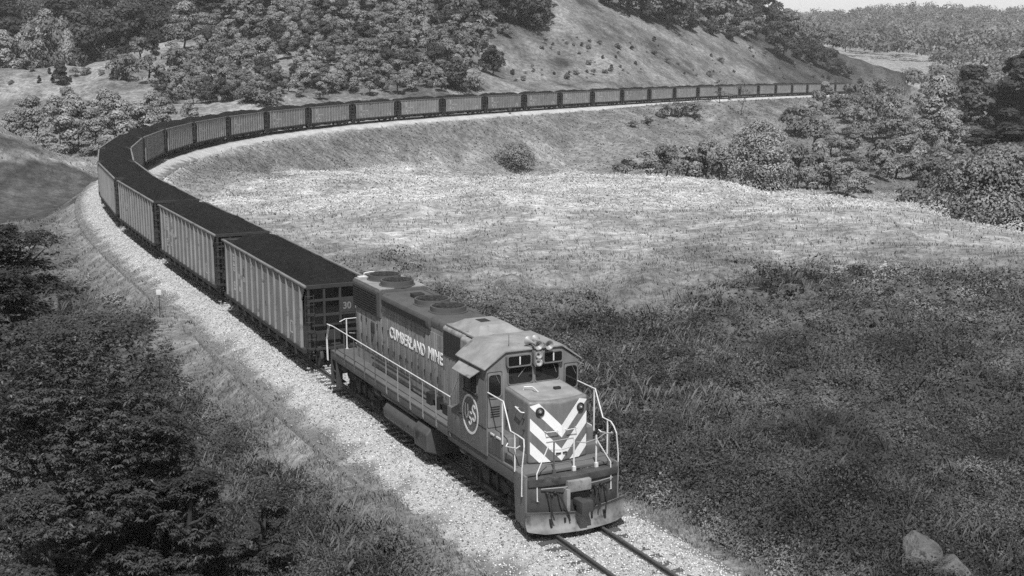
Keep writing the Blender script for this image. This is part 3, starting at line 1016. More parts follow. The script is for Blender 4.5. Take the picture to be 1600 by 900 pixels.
# number boards, headlights, horn
def numboard(y0, y1):
    mb_ = MB()
    mb_.prism(rrect(y0 - .03, y1 + .03, 4.36, 4.74, .07), FO, fu, fv, fn, -.02, .14)
    nb = part(mb_, 'number_board', 'front_paint')
    mb_ = MB()
    mb_.prism(rrect(y0 + .01, y1 - .01, 4.41, 4.70, .05), FO, fu, fv, fn, .14, .146)
    part(mb_, 'board_face', 'glass', nb)
    mb_ = MB()
    c = (y0 + y1) / 2 + .01
    mb_.box(S(.146), S(.152), c - .022, c + .022, 4.43, 4.68)
    part(mb_, 'numeral', 'white_paint', nb)
numboard(-.93, -.16)
numboard(.30, .93)
mb = MB()
mb.prism(rrect(-.07, .23, 4.30, 4.86, .1), FO, fu, fv, fn, 0, .2)
hb = part(mb, 'headlight_housing', 'front_paint')
for z in (4.68, 4.45):
    mb = MB()
    mb.lathe([(0, .115), (.05, .12), (.05, .095), (.02, .09), (.0, .04), (.0, .01)], (S(.2), .08, z), (1, 0, 0), 20)
    part(mb, 'headlight', 'bright_lamp', hb, smooth=True)
mb = MB()
for y, z, x in ((.06, 4.99, .16), (.40, 4.97, .2), (-.08, 5.06, -.1), (.22, 5.05, -.2)):
    mb.lathe([(-.38, .03), (-.1, .045), (0, .08), (.07, .135), (.09, .15), (.085, .125), (.0, .06), (-.05, .03)], (S(x), y, z), (1 if x > 0 else -1, 0, 0), 18)
mb.box(S(-.3), S(.05), -.1, .42, 4.89, 4.94)
mb.tube([(S(-.15), .15, 4.89), (S(-.15), .15, 5.03)], .05, 8)
part(mb, 'air_horn', 'horn_metal', smooth=True)
mb = MB()
mb.tube([(S(-.45), -.62, 4.88), (S(-.45), -.62, 5.25)], .008, 5)
part(mb, 'aerial', 'black_iron')

# nose
NW = 1.0
nose_plan = [(0.0, -NW), (1.62, -NW), (1.84, 0), (1.62, NW), (0.0, NW)]
mb = MB()
vs_ = [(S(s), y, DK + .002) for s, y in nose_plan] + [(S(s), y, 3.76 - (.10 if s > 1 else 0) - (.04 if s > 1.7 else 0)) for s, y in nose_plan]
mb.add(vs_, [(4, 3, 2, 1, 0), (5, 6, 7, 8, 9)] + [(i, (i + 1) % 5, 5 + (i + 1) % 5, 5 + i) for i in range(5)])
nose = part(mb, 'short_hood', 'front_paint', bevel=.09, seg=4)
mb = MB()
mb.add([(S(.04), -.9, 3.765), (S(1.50), -.9, 3.675), (S(1.70), 0, 3.637), (S(1.50), .9, 3.675), (S(.04), .9, 3.765)] , [(0, 1, 2, 3, 4)])
mb.add([(S(.04), -.9, 3.6), (S(1.50), -.9, 3.6), (S(1.70), 0, 3.6), (S(1.50), .9, 3.6), (S(.04), .9, 3.6)] , [(4, 3, 2, 1, 0)])
part(mb, 'nose_top', 'roof_paint', nose)
# chevron stripes, clipped to each half of the nose front
def clip(poly, a, b, c):      # keep a*x+b*y<=c
    out = []
    for i in range(len(poly)):
        p, q_ = poly[i], poly[(i + 1) % len(poly)]
        dp, dq = a * p[0] + b * p[1] - c, a * q_[0] + b * q_[1] - c
        if dp <= 0: out.append(p)
        if dp * dq < 0:
            t = dp / (dp - dq)
            out.append((p[0] + t * (q_[0] - p[0]), p[1] + t * (q_[1] - p[1])))
    return out
for z0 in (2.52, 1.80, 1.08):
    for sd_ in (-1, 1):
        mb = MB()
        a = Vector((S(1.84), 0, 0)); b = Vector((S(1.62), NW * sd_, 0))
        u = (b - a).normalized(); ln = (b - a).length
        n = Vector((abs(u.y), -u.x * (1 if sd_ > 0 else -1), 0)); n = Vector((abs(u.y), abs(u.x) * sd_, 0)).normalized()
        sl = 1.02
        poly = [(0, z0), (ln, z0 + sl * ln), (ln, z0 + .37 + sl * ln), (0, z0 + .37)]
        poly = clip(poly, 0, -1, -1.79); 
        if poly: poly = clip(poly, .25, 1, 3.545 + .1 + .25 * .55)
        if poly: poly = clip(poly, 1, 0, ln - .045)
        if len(poly) > 2:
            if sd_ < 0: poly = poly[::-1]
            mb.prism(poly, a, u, (0, 0, 1), n, -.01, .005)
            part(mb, 'chevron_stripe', 'stripe_paint', nose)
for y, z in ((-.66, 3.36), (.70, 3.34)):
    x = 1.84 - .22 * abs(y) / NW
    d = Vector((1, .22 * (1 if y > 0 else -1), 0)).normalized()
    mb = MB()
    mb.lathe([(-.03, .135), (.05, .135), (.06, .11), (.03, .10), (.03, .02)], (S(x), y, z), d, 20)
    cl = part(mb, 'marker_light', 'black_iron', nose, smooth=True)
    mb = MB()
    mb.lathe([(.03, .095), (.06, .07), (.075, .02)], (S(x), y, z), d, 16)
    part(mb, 'lens', 'tank_paint', cl, smooth=True)
    mb = MB()
    mb.lathe([(.07, .04), (.085, .03), (.09, .01)], (S(x), y, z), d, 10)
    part(mb, 'bulb', 'horn_metal', cl, smooth=True)
mb = MB()
mb.box(S(.75), S(.88), .28, .5, 3.70, 3.79)
part(mb, 'vent_cap', 'black_iron', nose, bevel=.02)
def grab(pts, name='grab_iron', par=nose, m='white_paint', r=.02):
    m_ = MB(); m_.tube(pts, r, 6)
    return part(m_, name, m, par)
grab([(S(.55), -.62, 3.74), (S(.58), -.62, 3.84), (S(.70), -.40, 3.85), (S(.85), -.40, 3.83), (S(.9), -.3, 3.72)])
grab([(S(.95), -1.0, 3.33), (S(.95), -1.1, 3.38), (S(1.3), -1.1, 3.3), (S(1.35), -1.0, 3.28)])
for sd_ in (-1, 1):
    grab([(S(1.70), .52 * sd_, 2.75), (S(1.86), .52 * sd_, 2.75), (S(1.92), .14 * sd_, 2.75), (S(1.8), .14 * sd_, 2.75)], r=.014)
mb = MB()
mb.box(S(1.80), S(1.86), -.18, -.02, 2.02, 2.06); mb.box(S(1.80), S(1.86), .04, .18, 2.02, 2.06)
part(mb, 'nose_fitting', 'black_iron', nose)
mb = MB()
for z in (2.3, 2.75, 3.1):
    for s in (.25, 1.35):
        mb.lathe([(0, .04), (.05, .03)], (S(s), -1.0, z), (0, -1, 0), 8)
part(mb, 'door_latch', 'black_iron', nose)
# raised battery boxes beside the nose
for sd_ in (-1, 1):
    y0, y1 = sorted((1.004 * sd_, 1.56 * sd_))
    mb = MB(); mb.box(S(.003), S(1.02), y0, y1, DK + .003, 2.42)
    bb = part(mb, 'battery_box', 'engine_paint', bevel=.02)
    mb = MB(); y2, y3 = sorted((1.56 * sd_, 1.572 * sd_))
    mb.box(S(.30), S(.92), y2, y3, 1.84, 2.33)
    part(mb, 'box_door', 'sill_paint', bb)
    mb = MB(); y2, y3 = sorted((1.55 * sd_, 1.585 * sd_))
    mb.box(S(.22), S(.45), y2, y3, 2.385, 2.435); mb.box(S(.62), S(.9), y2, y3, 2.385, 2.435)
    part(mb, 'hinge', 'white_paint', bb)
    mb = MB(); y2, y3 = sorted((1.01 * sd_, 1.5 * sd_))
    mb.box(S(1.023), S(1.55), y2, y3, DK + .003, 2.05)
    part(mb, 'walkway_step', 'deck_paint', bevel=.02)

# handrails
HR = .019
for sd_ in (-1, 1):
    y = 1.57 * sd_
    mb = MB()
    mb.tube([(S(-14.85), y + .16 * sd_, 2.86), (S(-14.6), y, 2.80), (S(-2.78), y, 2.80), (S(-2.17), y, 3.60), (S(-2.06), y, 3.60)], .02, 7)
    part(mb, 'handrail', 'white_paint')
    for i in range(11):
        s = -14.4 + i * 1.155
        mb = MB(); mb.tube([(S(s), y, 1.5), (S(s), y, 2.80)], .021, 6)
        mb.box(S(s - .05), S(s + .05), min(y, y - .03 * sd_), max(y, y - .03 * sd_), 1.45, 1.6)
        part(mb, 'rail_post', 'sill_paint' if i < 5 else 'roof_paint')
    # front handrail stepping down to the corner
    mb = MB()
    mb.tube([(S(-.12), y - .01 * sd_, 3.64), (S(1.10), y, 3.64), (S(1.58), y, 2.86), (S(2.05), y, 2.86), (S(2.32), y - .06 * sd_, 2.80), (S(2.42), y - .02 * sd_, 2.6), (S(2.42), y + .05 * sd_, 1.95), (S(2.42), y + .06 * sd_, 1.12), (S(2.36), y - .02 * sd_, 1.1)], .021, 7)
    part(mb, 'handrail', 'white_paint')
    for s, z0, z1 in ((1.04, 2.30, 3.60), (1.86, 1.70, 2.84)):
        mb = MB(); mb.tube([(S(s), y, z0), (S(s), y, z1)], .027, 7)
        part(mb, 'rail_post', 'white_paint')
    mb = MB()
    mb.tube([(S(1.35), y - .02 * sd_, 2.42), (S(1.40), y + .06 * sd_, 2.34), (S(2.08), y + .06 * sd_, 2.48), (S(2.15), y - .02 * sd_, 2.56)], .02, 6)
    part(mb, 'grab_iron', 'white_paint')
    # inner step rail on the pilot
    mb = MB()
    mb.tube([(S(2.50), .80 * sd_, 2.56), (S(2.62), 1.24 * sd_, 1.80), (S(2.66), 1.24 * sd_, .98), (S(2.6), 1.1 * sd_, .92)], .02, 7)
    part(mb, 'handrail', 'white_paint')
    # rear corner rails
    for dy in (0, .16):
        mb = MB()
        mb.tube([(S(-14.72 - dy), y + .10 * sd_, 2.82), (S(-15.0 - dy * .6), y + .12 * sd_, 2.2), (S(-15.0 - dy * .6), y + .10 * sd_, 1.3)], .022, 6)
        part(mb, 'handrail', 'white_paint')
# end railings
for s, front in ((2.38, True), (-14.85, False)):
    mb = MB()
    mb.tube([(S(s), -.80, 2.62), (S(s), -.1, 2.64), (S(s), .1, 2.64)] if front else [(S(s), -1.2, 2.9), (S(s), -.95, 3.0), (S(s), -.1, 3.0)], .02, 6)
    mb.tube([(S(s), .2, 2.5), (S(s), .5, 2.44), (S(s), .92, 2.5), (S(s), 1.15, 2.62), (S(s), 1.45, 2.62)] if front else [(S(s), .1, 3.0), (S(s), .95, 3.0), (S(s), 1.2, 2.9)], .016 if front else .02, 6)
    mb.tube([(S(s), -.8, 2.4), (S(s), -.3, 2.33), (S(s), .15, 2.4)], .009, 5)
    part(mb, 'handrail', 'roof_paint' if front else 'white_paint')
    for y, mm in ((-.55, 'sill_paint'), (.12, 'white_paint'), (.88, 'white_paint'), (1.32, 'sill_paint')) if front else ((-.9, 'white_paint'), (-.35, 'white_paint'), (.35, 'white_paint'), (.9, 'white_paint')):
        mb = MB(); mb.tube([(S(s), y, DK - .1), (S(s), y, 2.62 if front else 3.0)], .028, 6)
        mb.box(S(s - .03), S(s + .05), y - .05, y + .05, DK - .16, DK + .02)
        part(mb, 'rail_post', mm)

# front end: step wells, pilot plate, plow, coupler
for s0, s1 in ((1.80, 2.55), (-15.0, -14.3)):
    for sd_ in (-1, 1):
        y0, y1 = sorted((1.50 * sd_, 1.57 * sd_))
        mb = MB()
        if s0 > 0:
            mb.prism([(S(s0 + .1), .28), (S(s1), .12), (S(s1), 1.74), (S(s0), 1.74), (S(s0), 1.3)], (0, y0, 0), (1, 0, 0), (0, 0, 1), (0, 1, 0), 0, y1 - y0)
        else:
            mb.box(S(s0), S(s0 + .08), y0 - .2 if sd_ > 0 else y0, y1 if sd_ > 0 else y1 + .2, .3, 1.74)
            mb.box(S(s1 - .08), S(s1), y0 - .2 if sd_ > 0 else y0, y1 if sd_ > 0 else y1 + .2, .3, 1.6)
        for z in (.45, .85, 1.25):
            ya, yb = sorted((1.12 * sd_, 1.495 * sd_))
            mb.box(S(s0 + .05), S(s1 - .05), ya, yb, z, z + .04)
        part(mb, 'step_well', 'engine_paint' if s0 > 0 else 'running_gear', bevel=.01)
PF = 2.56
mb = MB()
# anticlimber / pilot plate with rounded sides
prof = [(-1.52, .0), (-1.12, .10), (-.55, .16), (0, .19), (.55, .16), (1.12, .10), (1.52, .0)]
pts = [(S(PF + d), y) for y, d in prof]
poly = pts + [(S(PF - .06), 1.52), (S(PF - .06), -1.52)]
mb.prism([(x, y) for x, y in poly], (0, 0, 0), (1, 0, 0), (0, 1, 0), (0, 0, 1), .42, 1.42)
part(mb, 'pilot', 'pilot_paint', bevel=.02)
mb = MB()
poly = [(S(PF + d + .05), y * .99) for y, d in prof] + [(S(2.352), 1.50), (S(2.352), -1.50)]
mb.prism(poly, (0, 0, 0), (1, 0, 0), (0, 1, 0), (0, 0, 1), 1.425, 1.64)
part(mb, 'end_beam', 'pilot_paint', bevel=.012)
mb = MB()
mb.tube([(S(PF + .16), -1.15, 1.36), (S(PF + .30), -.5, 1.36), (S(PF + .31), -.22, 1.36)], .018, 6)
mb.tube([(S(PF + .31), .38, 1.36), (S(PF + .28), .7, 1.36), (S(PF + .16), 1.25, 1.36)], .018, 6)
part(mb, 'uncoupling_lever', 'worn_steel')
mb = MB()
mb.box(S(PF + .14), S(PF + .36), -.36, .42, 1.18, 1.52)
mb.box(S(PF + .15), S(PF + .40), -.42, -.30, .62, 1.30)
part(mb, 'coupler_pocket', 'worn_steel', bevel=.03)
def coupler(x, dirx, nm='coupler'):
    m_ = MB()
    d = dirx
    m_.box(min(x, x + .45 * d), max(x, x + .45 * d), -.11, .13, .74, .96)
    a, b = x + .42 * d, x + .78 * d
    m_.box(min(a, b), max(a, b), -.2, .05, .66, 1.04)
    a, b = x + .5 * d, x + .72 * d
    m_.box(min(a, b), max(a, b), .04, .22, .68, 1.02)
    return part(m_, nm, 'running_gear', bevel=.035)
coupler(S(PF + .12), 1)
coupler(S(-15.1), -1)
for k_, (y0, y1) in enumerate(((-.62, -.35), (.62, .42), (-.95, -.9), (.95, .9), (.75, .66))):
    mb = MB()
    z0 = 1.16
    mb.tube([(S(PF + .15), y0, z0), (S(PF + .36), y0 * .97 + y1 * .03, z0 - .05), (S(PF + .42), (y0 + y1) / 2, .78), (S(PF + .40), y1, .52 + .05 * k_), (S(PF + .44), y1 * .95, .36 + .05 * k_)], .026, 6)
    part(mb, 'brake_hose', 'black_iron')
mb = MB()
for y, z in ((-.95, 1.2), (-.8, 1.14), (-.7, 1.2), (.6, 1.2), (.72, 1.13), (.85, 1.21), (1.0, 1.16), (.5, 1.05), (.3, 1.1)):
    mb.lathe([(0, .05), (.08, .045), (.1, .02)], (S(PF + .12), y, z), (1, 0, 0), 8)
part(mb, 'hose_fitting', 'black_iron')
# plow blade: curved sheet
mb = MB()
rows = []
for j, z in enumerate((.07, .16, .29, .44, .60, .70)):
    row = []
    t = j / 5
    for i in range(15):
        y = -1.62 + 3.34 * i / 14
        c = min(1.06, abs(y) / 1.62)
        zz = z + (0.10 * max(0, c - .72) / .28 if j == 0 else 0) - .10 * (1 - c) * t
        x = PF + .62 - .30 * c ** 1.5 - (.22 * math.sin(t * math.pi * .8)) - .06 * t
        row.append((S(x), y, zz))
    rows.append(row)
vs_ = [p for r_ in rows for p in r_]
fs_ = [(j * 15 + i, j * 15 + i + 1, (j + 1) * 15 + i + 1, (j + 1) * 15 + i) for j in range(5) for i in range(14)]
nb_ = len(vs_)
vs2 = [(x - .03, y, z) for x, y, z in vs_]
fs2 = [tuple(reversed([i + nb_ for i in f])) for f in fs_]
edge = []
for i in range(14):
    edge += [(i, nb_ + i, nb_ + i + 1, i + 1), (75 + i, 75 + i + 1, nb_ + 75 + i + 1, nb_ + 75 + i)]
for j in range(5):
    edge += [(j * 15, (j + 1) * 15, nb_ + (j + 1) * 15, nb_ + j * 15), (j * 15 + 14, nb_ + j * 15 + 14, nb_ + (j + 1) * 15 + 14, (j + 1) * 15 + 14)]
mb.add(vs_ + vs2, fs_ + fs2 + edge)
part(mb, 'plow', 'plow_steel', smooth=True)
for y in (-.9, -.45, .45, .9):
    mb = MB()
    mb.box(S(PF + .05), S(PF + .36), y - .03, y + .03, .2, .44)
    part(mb, 'plow_bracket', 'black_iron')

# trucks, tank, reservoirs
def wheel(par, x, y, r, sd_):
    m_ = MB()
    m_.lathe([(-.07, r - .03), (-.07, r), (.04, r - .01), (.05, r + .025), (.075, r + .025), (.075, r - .06), (.03, r - .1), (.03, .12), (-.09, .12), (-.09, .03)], (x, y, r), (0, -sd_, 0), 28)
    return part(m_, 'wheel', 'running_gear', par, smooth=True)
for c in (-.35, -12.15):
    m_ = MB()
    for sd_ in (-1, 1):
        y0, y1 = sorted((1.02 * sd_, 1.16 * sd_))
        # side frame with dropped centre and raised ends
        pr = [(-2.05, .95), (-1.9, .72), (-1.05, .70), (-.75, .46), (.75, .46), (1.05, .70), (1.9, .72), (2.05, .95), (1.75, 1.12), (.9, 1.06), (.6, .86), (-.6, .86), (-.9, 1.06), (-1.75, 1.12)]
        m_.prism([(S(c) + a, b) for a, b in pr], (0, y0, 0), (1, 0, 0), (0, 0, 1), (0, 1, 0), 0, y1 - y0)
        for dx in (-.14, .14):                       # swing hanger
            ya, yb = sorted((1.17 * sd_, 1.24 * sd_))
            m_.box(S(c) + dx * 2.2 - .05, S(c) + dx * 2.2 + .05, ya, yb, .38, 1.16)
        ya, yb = sorted((1.0 * sd_, 1.30 * sd_))
        m_.box(S(c) - .55, S(c) + .55, ya, yb, .34, .44)
    m_.box(S(c) - .5, S(c) + .5, -1.0, 1.0, .75, 1.05)
    tr = part(m_, 'bogie', 'running_gear', bevel=.02)
    for ax in (-1.37, 1.37):
        for sd_ in (-1, 1):
            wheel(tr, S(c) + ax, .76 * sd_, .51, sd_)
            m_ = MB()
            m_.box(S(c) + ax - .19, S(c) + ax + .19, *sorted((1.0 * sd_, 1.24 * sd_)), .34, .72)
            m_.lathe([(0, .13), (.12, .12), (.14, .05)], (S(c) + ax, 1.22 * sd_, .51), (0, sd_, 0), 14)
            m_.box(S(c) + ax - .33, S(c) + ax - .24, *sorted((1.06 * sd_, 1.18 * sd_)), .22, .8)
            m_.box(S(c) + ax + .24, S(c) + ax + .33, *sorted((1.06 * sd_, 1.18 * sd_)), .22, .8)
            part(m_, 'axle_box', 'running_gear', tr, bevel=.015)
    for sd_ in (-1, 1):
        for e in (-1, 1):
            m_ = MB()
            m_.lathe([(0, .06), (.05, .15), (.38, .16), (.46, .13), (.48, .04)], (S(c) + e * 1.72, 1.25 * sd_, 1.12), (e, 0, 0), 14)
            part(m_, 'brake_cylinder', 'tank_paint', tr, smooth=True)
            m_ = MB()
            for dz in range(6):
                m_.tube([(S(c) + e * .72 + .1 * math.cos(a), 1.12 * sd_ + .1 * math.sin(a), .92 + dz * .05) for a in [2 * math.pi * j / 10 for j in range(10)]], .02, 5, closed=True)
            part(m_, 'spring', 'running_gear', tr)
        m_ = MB()
        m_.tube([(S(c) - 1.5, 1.30 * sd_, .95), (S(c) - .9, 1.3 * sd_, .9), (S(c) - .5, 1.3 * sd_, 1.1), (S(c) + .4, 1.3 * sd_, 1.12), (S(c) + 1.3, 1.3 * sd_, .9)], .025, 6)
        part(m_, 'brake_pipe', 'black_iron', tr)
mb = MB()
tp = [(-1.64, .86), (-1.60, .56), (-1.36, .34), (-.9, .26), (.9, .26), (1.36, .34), (1.60, .56), (1.64, .86), (1.50, 1.06), (1.1, 1.14), (-1.1, 1.14), (-1.50, 1.06)]
mb.prism(tp, (S(-8.9), 0, 0), (0, 1, 0), (0, 0, 1), (1, 0, 0), 0, 3.1)
part(mb, 'fuel_tank', 'tank_paint', bevel=.10, seg=4)
mb = MB()
tp = [(-1.68, 1.0), (-1.66, .40), (-1.2, .22), (1.2, .22), (1.66, .40), (1.68, 1.0), (1.50, 1.22), (-1.50, 1.22)]
mb.prism(tp, (S(-5.78), 0, 0), (0, 1, 0), (0, 0, 1), (1, 0, 0), 0, 1.15)
part(mb, 'water_tank', 'tank_paint', bevel=.06, seg=3)
mb = MB()
mb.lathe([(0, .03), (.02, .05)], (S(-6.4), -1.62, .85), (0, -1, 0), 8)
part(mb, 'filler_cap', 'black_iron')
mb = MB()
mb.box(S(-5.5), S(-5.35), -1.72, -1.67, .75, .95)
part(mb, 'gauge', 'black_iron')
for sd_ in (-1, 1):
    mb = MB()
    mb.lathe([(0, .03), (.06, .13), (.14, .165), (3.5, .165), (3.58, .13), (3.64, .03)], (S(-9.5), 1.34 * sd_, 1.30), (1, 0, 0), 18)
    part(mb, 'air_reservoir', 'tank_paint', smooth=True)
    mb = MB()
    mb.lathe([(0, .10), (.05, .11), (.05, .13), (.10, .13), (.10, .11), (.15, .11), (.15, .13), (.2, .13), (.2, .1), (.26, .04)], (S(-3.9), 1.3 * sd_, 1.05), (0, 0, 1), 14)
    mb.tube([(S(-4.3), 1.3 * sd_, 1.3), (S(-3.2), 1.3 * sd_, 1.3), (S(-2.6), 1.25 * sd_, 1.1)], .03, 6)
    part(mb, 'air_filter', 'running_gear', smooth=True)
# ------------------------------------------------------------------ coal cars
BL = 15.15          # body length over end sills
HB = BL / 2
CZ0, CZ1 = .95, 3.82
CWD = 1.52
car0 = empty('coal_car')
def cpart(mb_, name, m, parent=car0, bevel=0.0, smooth=False):
    return mb_.build(name, M[m], parent, bevel, smooth)
for sd_ in (-1, 1):
    mb = MB()
    y0, y1 = sorted((CWD * sd_, (CWD - .04) * sd_))
    # sheet with cut corners at the car ends
    mb.prism([(-HB + .75, CZ0), (HB - .75, CZ0), (HB - .75, 3.1), (HB - .25, CZ1 - .1), (-HB + .25, CZ1 - .1), (-HB + .75, 3.1)], (0, y0, 0), (1, 0, 0), (0, 0, 1), (0, 1, 0), 0, y1 - y0)
    nr_ = 14
    for i in range(nr_):
        x = -HB + .82 + i * (BL - 1.64) / (nr_ - 1)
        ya, yb = (CWD * sd_, (CWD + .085) * sd_)
        w = .065
        mb.add([(x - w, ya, CZ0), (x + w, ya, CZ0), (x + w * .55, yb, CZ0), (x - w * .55, yb, CZ0), (x - w, ya, CZ1 - .1), (x + w, ya, CZ1 - .1), (x + w * .55, yb, CZ1 - .1), (x - w * .55, yb, CZ1 - .1)],
               [(0, 1, 2, 3), (4, 5, 6, 7), (0, 1, 5, 4), (1, 2, 6, 5), (2, 3, 7, 6), (3, 0, 4, 7)])
    cpart(mb, 'side_panel', 'car_paint')
    mb = MB()
    y0, y1 = sorted(((CWD - .05) * sd_, (CWD + .09) * sd_))
    mb.box(-HB + .02, HB - .02, y0, y1, CZ1 - .09, CZ1 + .01)
    cpart(mb, 'top_chord', 'car_chord', bevel=.02)
    mb = MB()
    y0, y1 = sorted(((CWD - .1) * sd_, (CWD + .10) * sd_))
    mb.box(-HB + .3, HB - .3, y0, y1, CZ0 - .14, CZ0 + .02)
    for i in range(9):                                    # dark brackets under the sill
        x = -6.0 + i * 1.5
        mb.box(x - .12, x + .12, min(y0, y1), max(y0, y1) - .02, CZ0 - .42, CZ0 - .14)
    cpart(mb, 'side_sill', 'car_dark')
    # lettering: reporting marks run down the second panel, numbers beside it (too small to read)
    mb = MB()
    rr = random.Random(4)
    e = 1 if sd_ > 0 else -1
    ys0, ys1 = sorted(((CWD + .002) * sd_, (CWD + .007) * sd_))
    pw = (BL - 1.64) / (nr_ - 1)
    def mark(col, u0, u1, z0, z1):
        xa = HB - .82 - col * pw
        xs_ = sorted((e * (xa - .14 - u0 * (pw - .28)), e * (xa - .14 - u1 * (pw - .28))))
        mb.box(xs_[0], xs_[1], ys0, ys1, z0, z1)
    z = 3.45
    for i in range(4):                                    # stacked letters built of strokes
        h = .20
        mark(1, .2, .38, z - h, z); mark(1, .62, .8, z - h, z); mark(1, .38, .62, z - h, z - h + .07)
        if i % 2: mark(1, .38, .62, z - .07, z)
        z -= h + .07
    for i in range(3):
        mark(1, .25, .75, 1.78 - i * .17, 1.9 - i * .17)
    for c_ in (2, 3):
        mark(c_, .1, .26, 2.2, 2.45); mark(c_, .45, .58, 2.2, 2.45); mark(c_, .75, .88, 2.2, 2.45)
    mark(2, .3, .7, 1.55, 1.8)
    for i in range(8):
        c_ = 1 + int(i * 1.5)
        mark(c_, .86, .99, CZ0 + .05, CZ0 + .3 + .5 * rr.random())
    for a, b, c_, d in ((.2, .8, 1.30, 1.36), (.2, .3, 1.36, 1.80), (.7, .8, 1.36, 1.80), (.2, .8, 1.80, 1.86)):
        mark(11, a, b, c_, d)
    cpart(mb, 'lettering', 'car_letter')
for e in (-1, 1):
    mb = MB()
    # sloped end sheet, upright end frame, cross bars
    mb.add([(e * (HB - .06), -CWD + .05, CZ1 - .02), (e * (HB - .06), CWD - .05, CZ1 - .02), (e * (HB - .9), CWD - .05, 1.9), (e * (HB - .9), -CWD + .05, 1.9),
            (e * (HB - .12), -CWD + .05, CZ1 - .02), (e * (HB - .12), CWD - .05, CZ1 - .02), (e * (HB - 1.0), CWD - .05, 1.9), (e * (HB - 1.0), -CWD + .05, 1.9)],
           [(0, 1, 2, 3), (7, 6, 5, 4), (0, 4, 5, 1), (1, 5, 6, 2), (2, 6, 7, 3), (3, 7, 4, 0)])
    xs_ = sorted((e * (HB - .95), e * (HB - .9)))
    mb.box(xs_[0], xs_[1], -CWD + .06, CWD - .06, .9, 1.9)
    cpart(mb, 'end_sheet', 'car_dark')
    mb = MB()
    a, b = sorted((e * (HB - .10), e * (HB - .0)))
    for y in (-1.42, -.72, 0, .72, 1.42):
        mb.box(a, b, y - .05, y + .05, .9 if abs(y) > 1 else 2.0, CZ1 - .12)
    for z in (1.0, 1.75, 2.5, 3.15):
        mb.box(a + .01, b - .01, -1.42, 1.42, z - .05, z + .05)
    mb.box(a - .02, b + .02, -CWD + .02, CWD - .02, CZ1 - .14, CZ1 + .015)
    cpart(mb, 'end_frame', 'car_dark')
    mb = MB()
    for i in range(7):
        z = 1.1 + i * .38
        y = -1.42 * e
        mb.tube([(e * (HB + .02), y - .25 * e * -1, z), (e * (HB + .08), y + .22 * e, z), (e * (HB + .08), y - .18 * e, z)], .014, 4)
    for yy_ in (-.18, .20):
        mb.tube([(e * (HB + .08), y + yy_ * e, 1.0), (e * (HB + .08), y + yy_ * e, 3.45)], .016, 4)
    cpart(mb, 'ladder', 'car_dark')
    mb = MB()
    a, b = sorted((e * (HB - .3), e * (HB + .30)))
    mb.box(a, b, -.16, .16, .62, .95)
    a, b = sorted((e * (HB + .28), e * (HB + .46)))
    mb.box(a, b, -.2, .2, .64, .98)
    cpart(mb, 'coupler', 'car_dark', bevel=.03)
    mb = MB()
    cx = e * (HB - 1.75)
    for sd_ in (-1, 1):
        y0, y1 = sorted((.98 * sd_, 1.1 * sd_))
        mb.prism([(cx - 1.15, .58), (cx - .95, .36), (cx - .35, .30), (cx + .35, .30), (cx + .95, .36), (cx + 1.15, .58), (cx + .9, .74), (cx + .3, .80), (cx - .3, .80), (cx - .9, .74)], (0, y0, 0), (1, 0, 0), (0, 0, 1), (0, 1, 0), 0, y1 - y0)
        for ax in (-.87, .87):
            mb.lathe([(0, .12), (.12, .11), (.14, .04)], (cx + ax, 1.08 * sd_, .44), (0, sd_, 0), 10)
    mb.box(cx - .22, cx + .22, -1.05, 1.05, .5, .82)
    bg_ = cpart(mb, 'bogie', 'car_dark', bevel=.015)
    for ax in (-.87, .87):
        for sd_ in (-1, 1):
            m_ = MB()
            m_.lathe([(-.06, .40), (-.06, .44), (.04, .445), (.05, .47), (.07, .47), (.07, .36), (.03, .33), (.03, .1), (-.07, .1), (-.07, .02)], (cx + ax, .75 * sd_, .455), (0, -sd_, 0), 18)
            cpart(m_, 'wheel', 'running_gear', bg_, smooth=True)
mb = MB()
mb.box(-HB + .2, HB - .2, -.22, .22, .72, 1.02)
mb.box(-HB + .95, HB - .95, -CWD + .045, CWD - .045, .96, 1.05)
for i in range(3):                                       # hopper bays hanging below the floor
    x = -3.9 + i * 3.9
    mb.add([(x - 1.7, -1.35, 1.0), (x + 1.7, -1.35, 1.0), (x + 1.7, 1.35, 1.0), (x - 1.7, 1.35, 1.0), (x - .5, -1.1, .32), (x + .5, -1.1, .32), (x + .5, 1.1, .32), (x - .5, 1.1, .32)],
           [(0, 3, 2, 1), (4, 5, 6, 7), (0, 1, 5, 4), (1, 2, 6, 5), (2, 3, 7, 6), (3, 0, 4, 7)])
cpart(mb, 'underframe', 'car_dark')

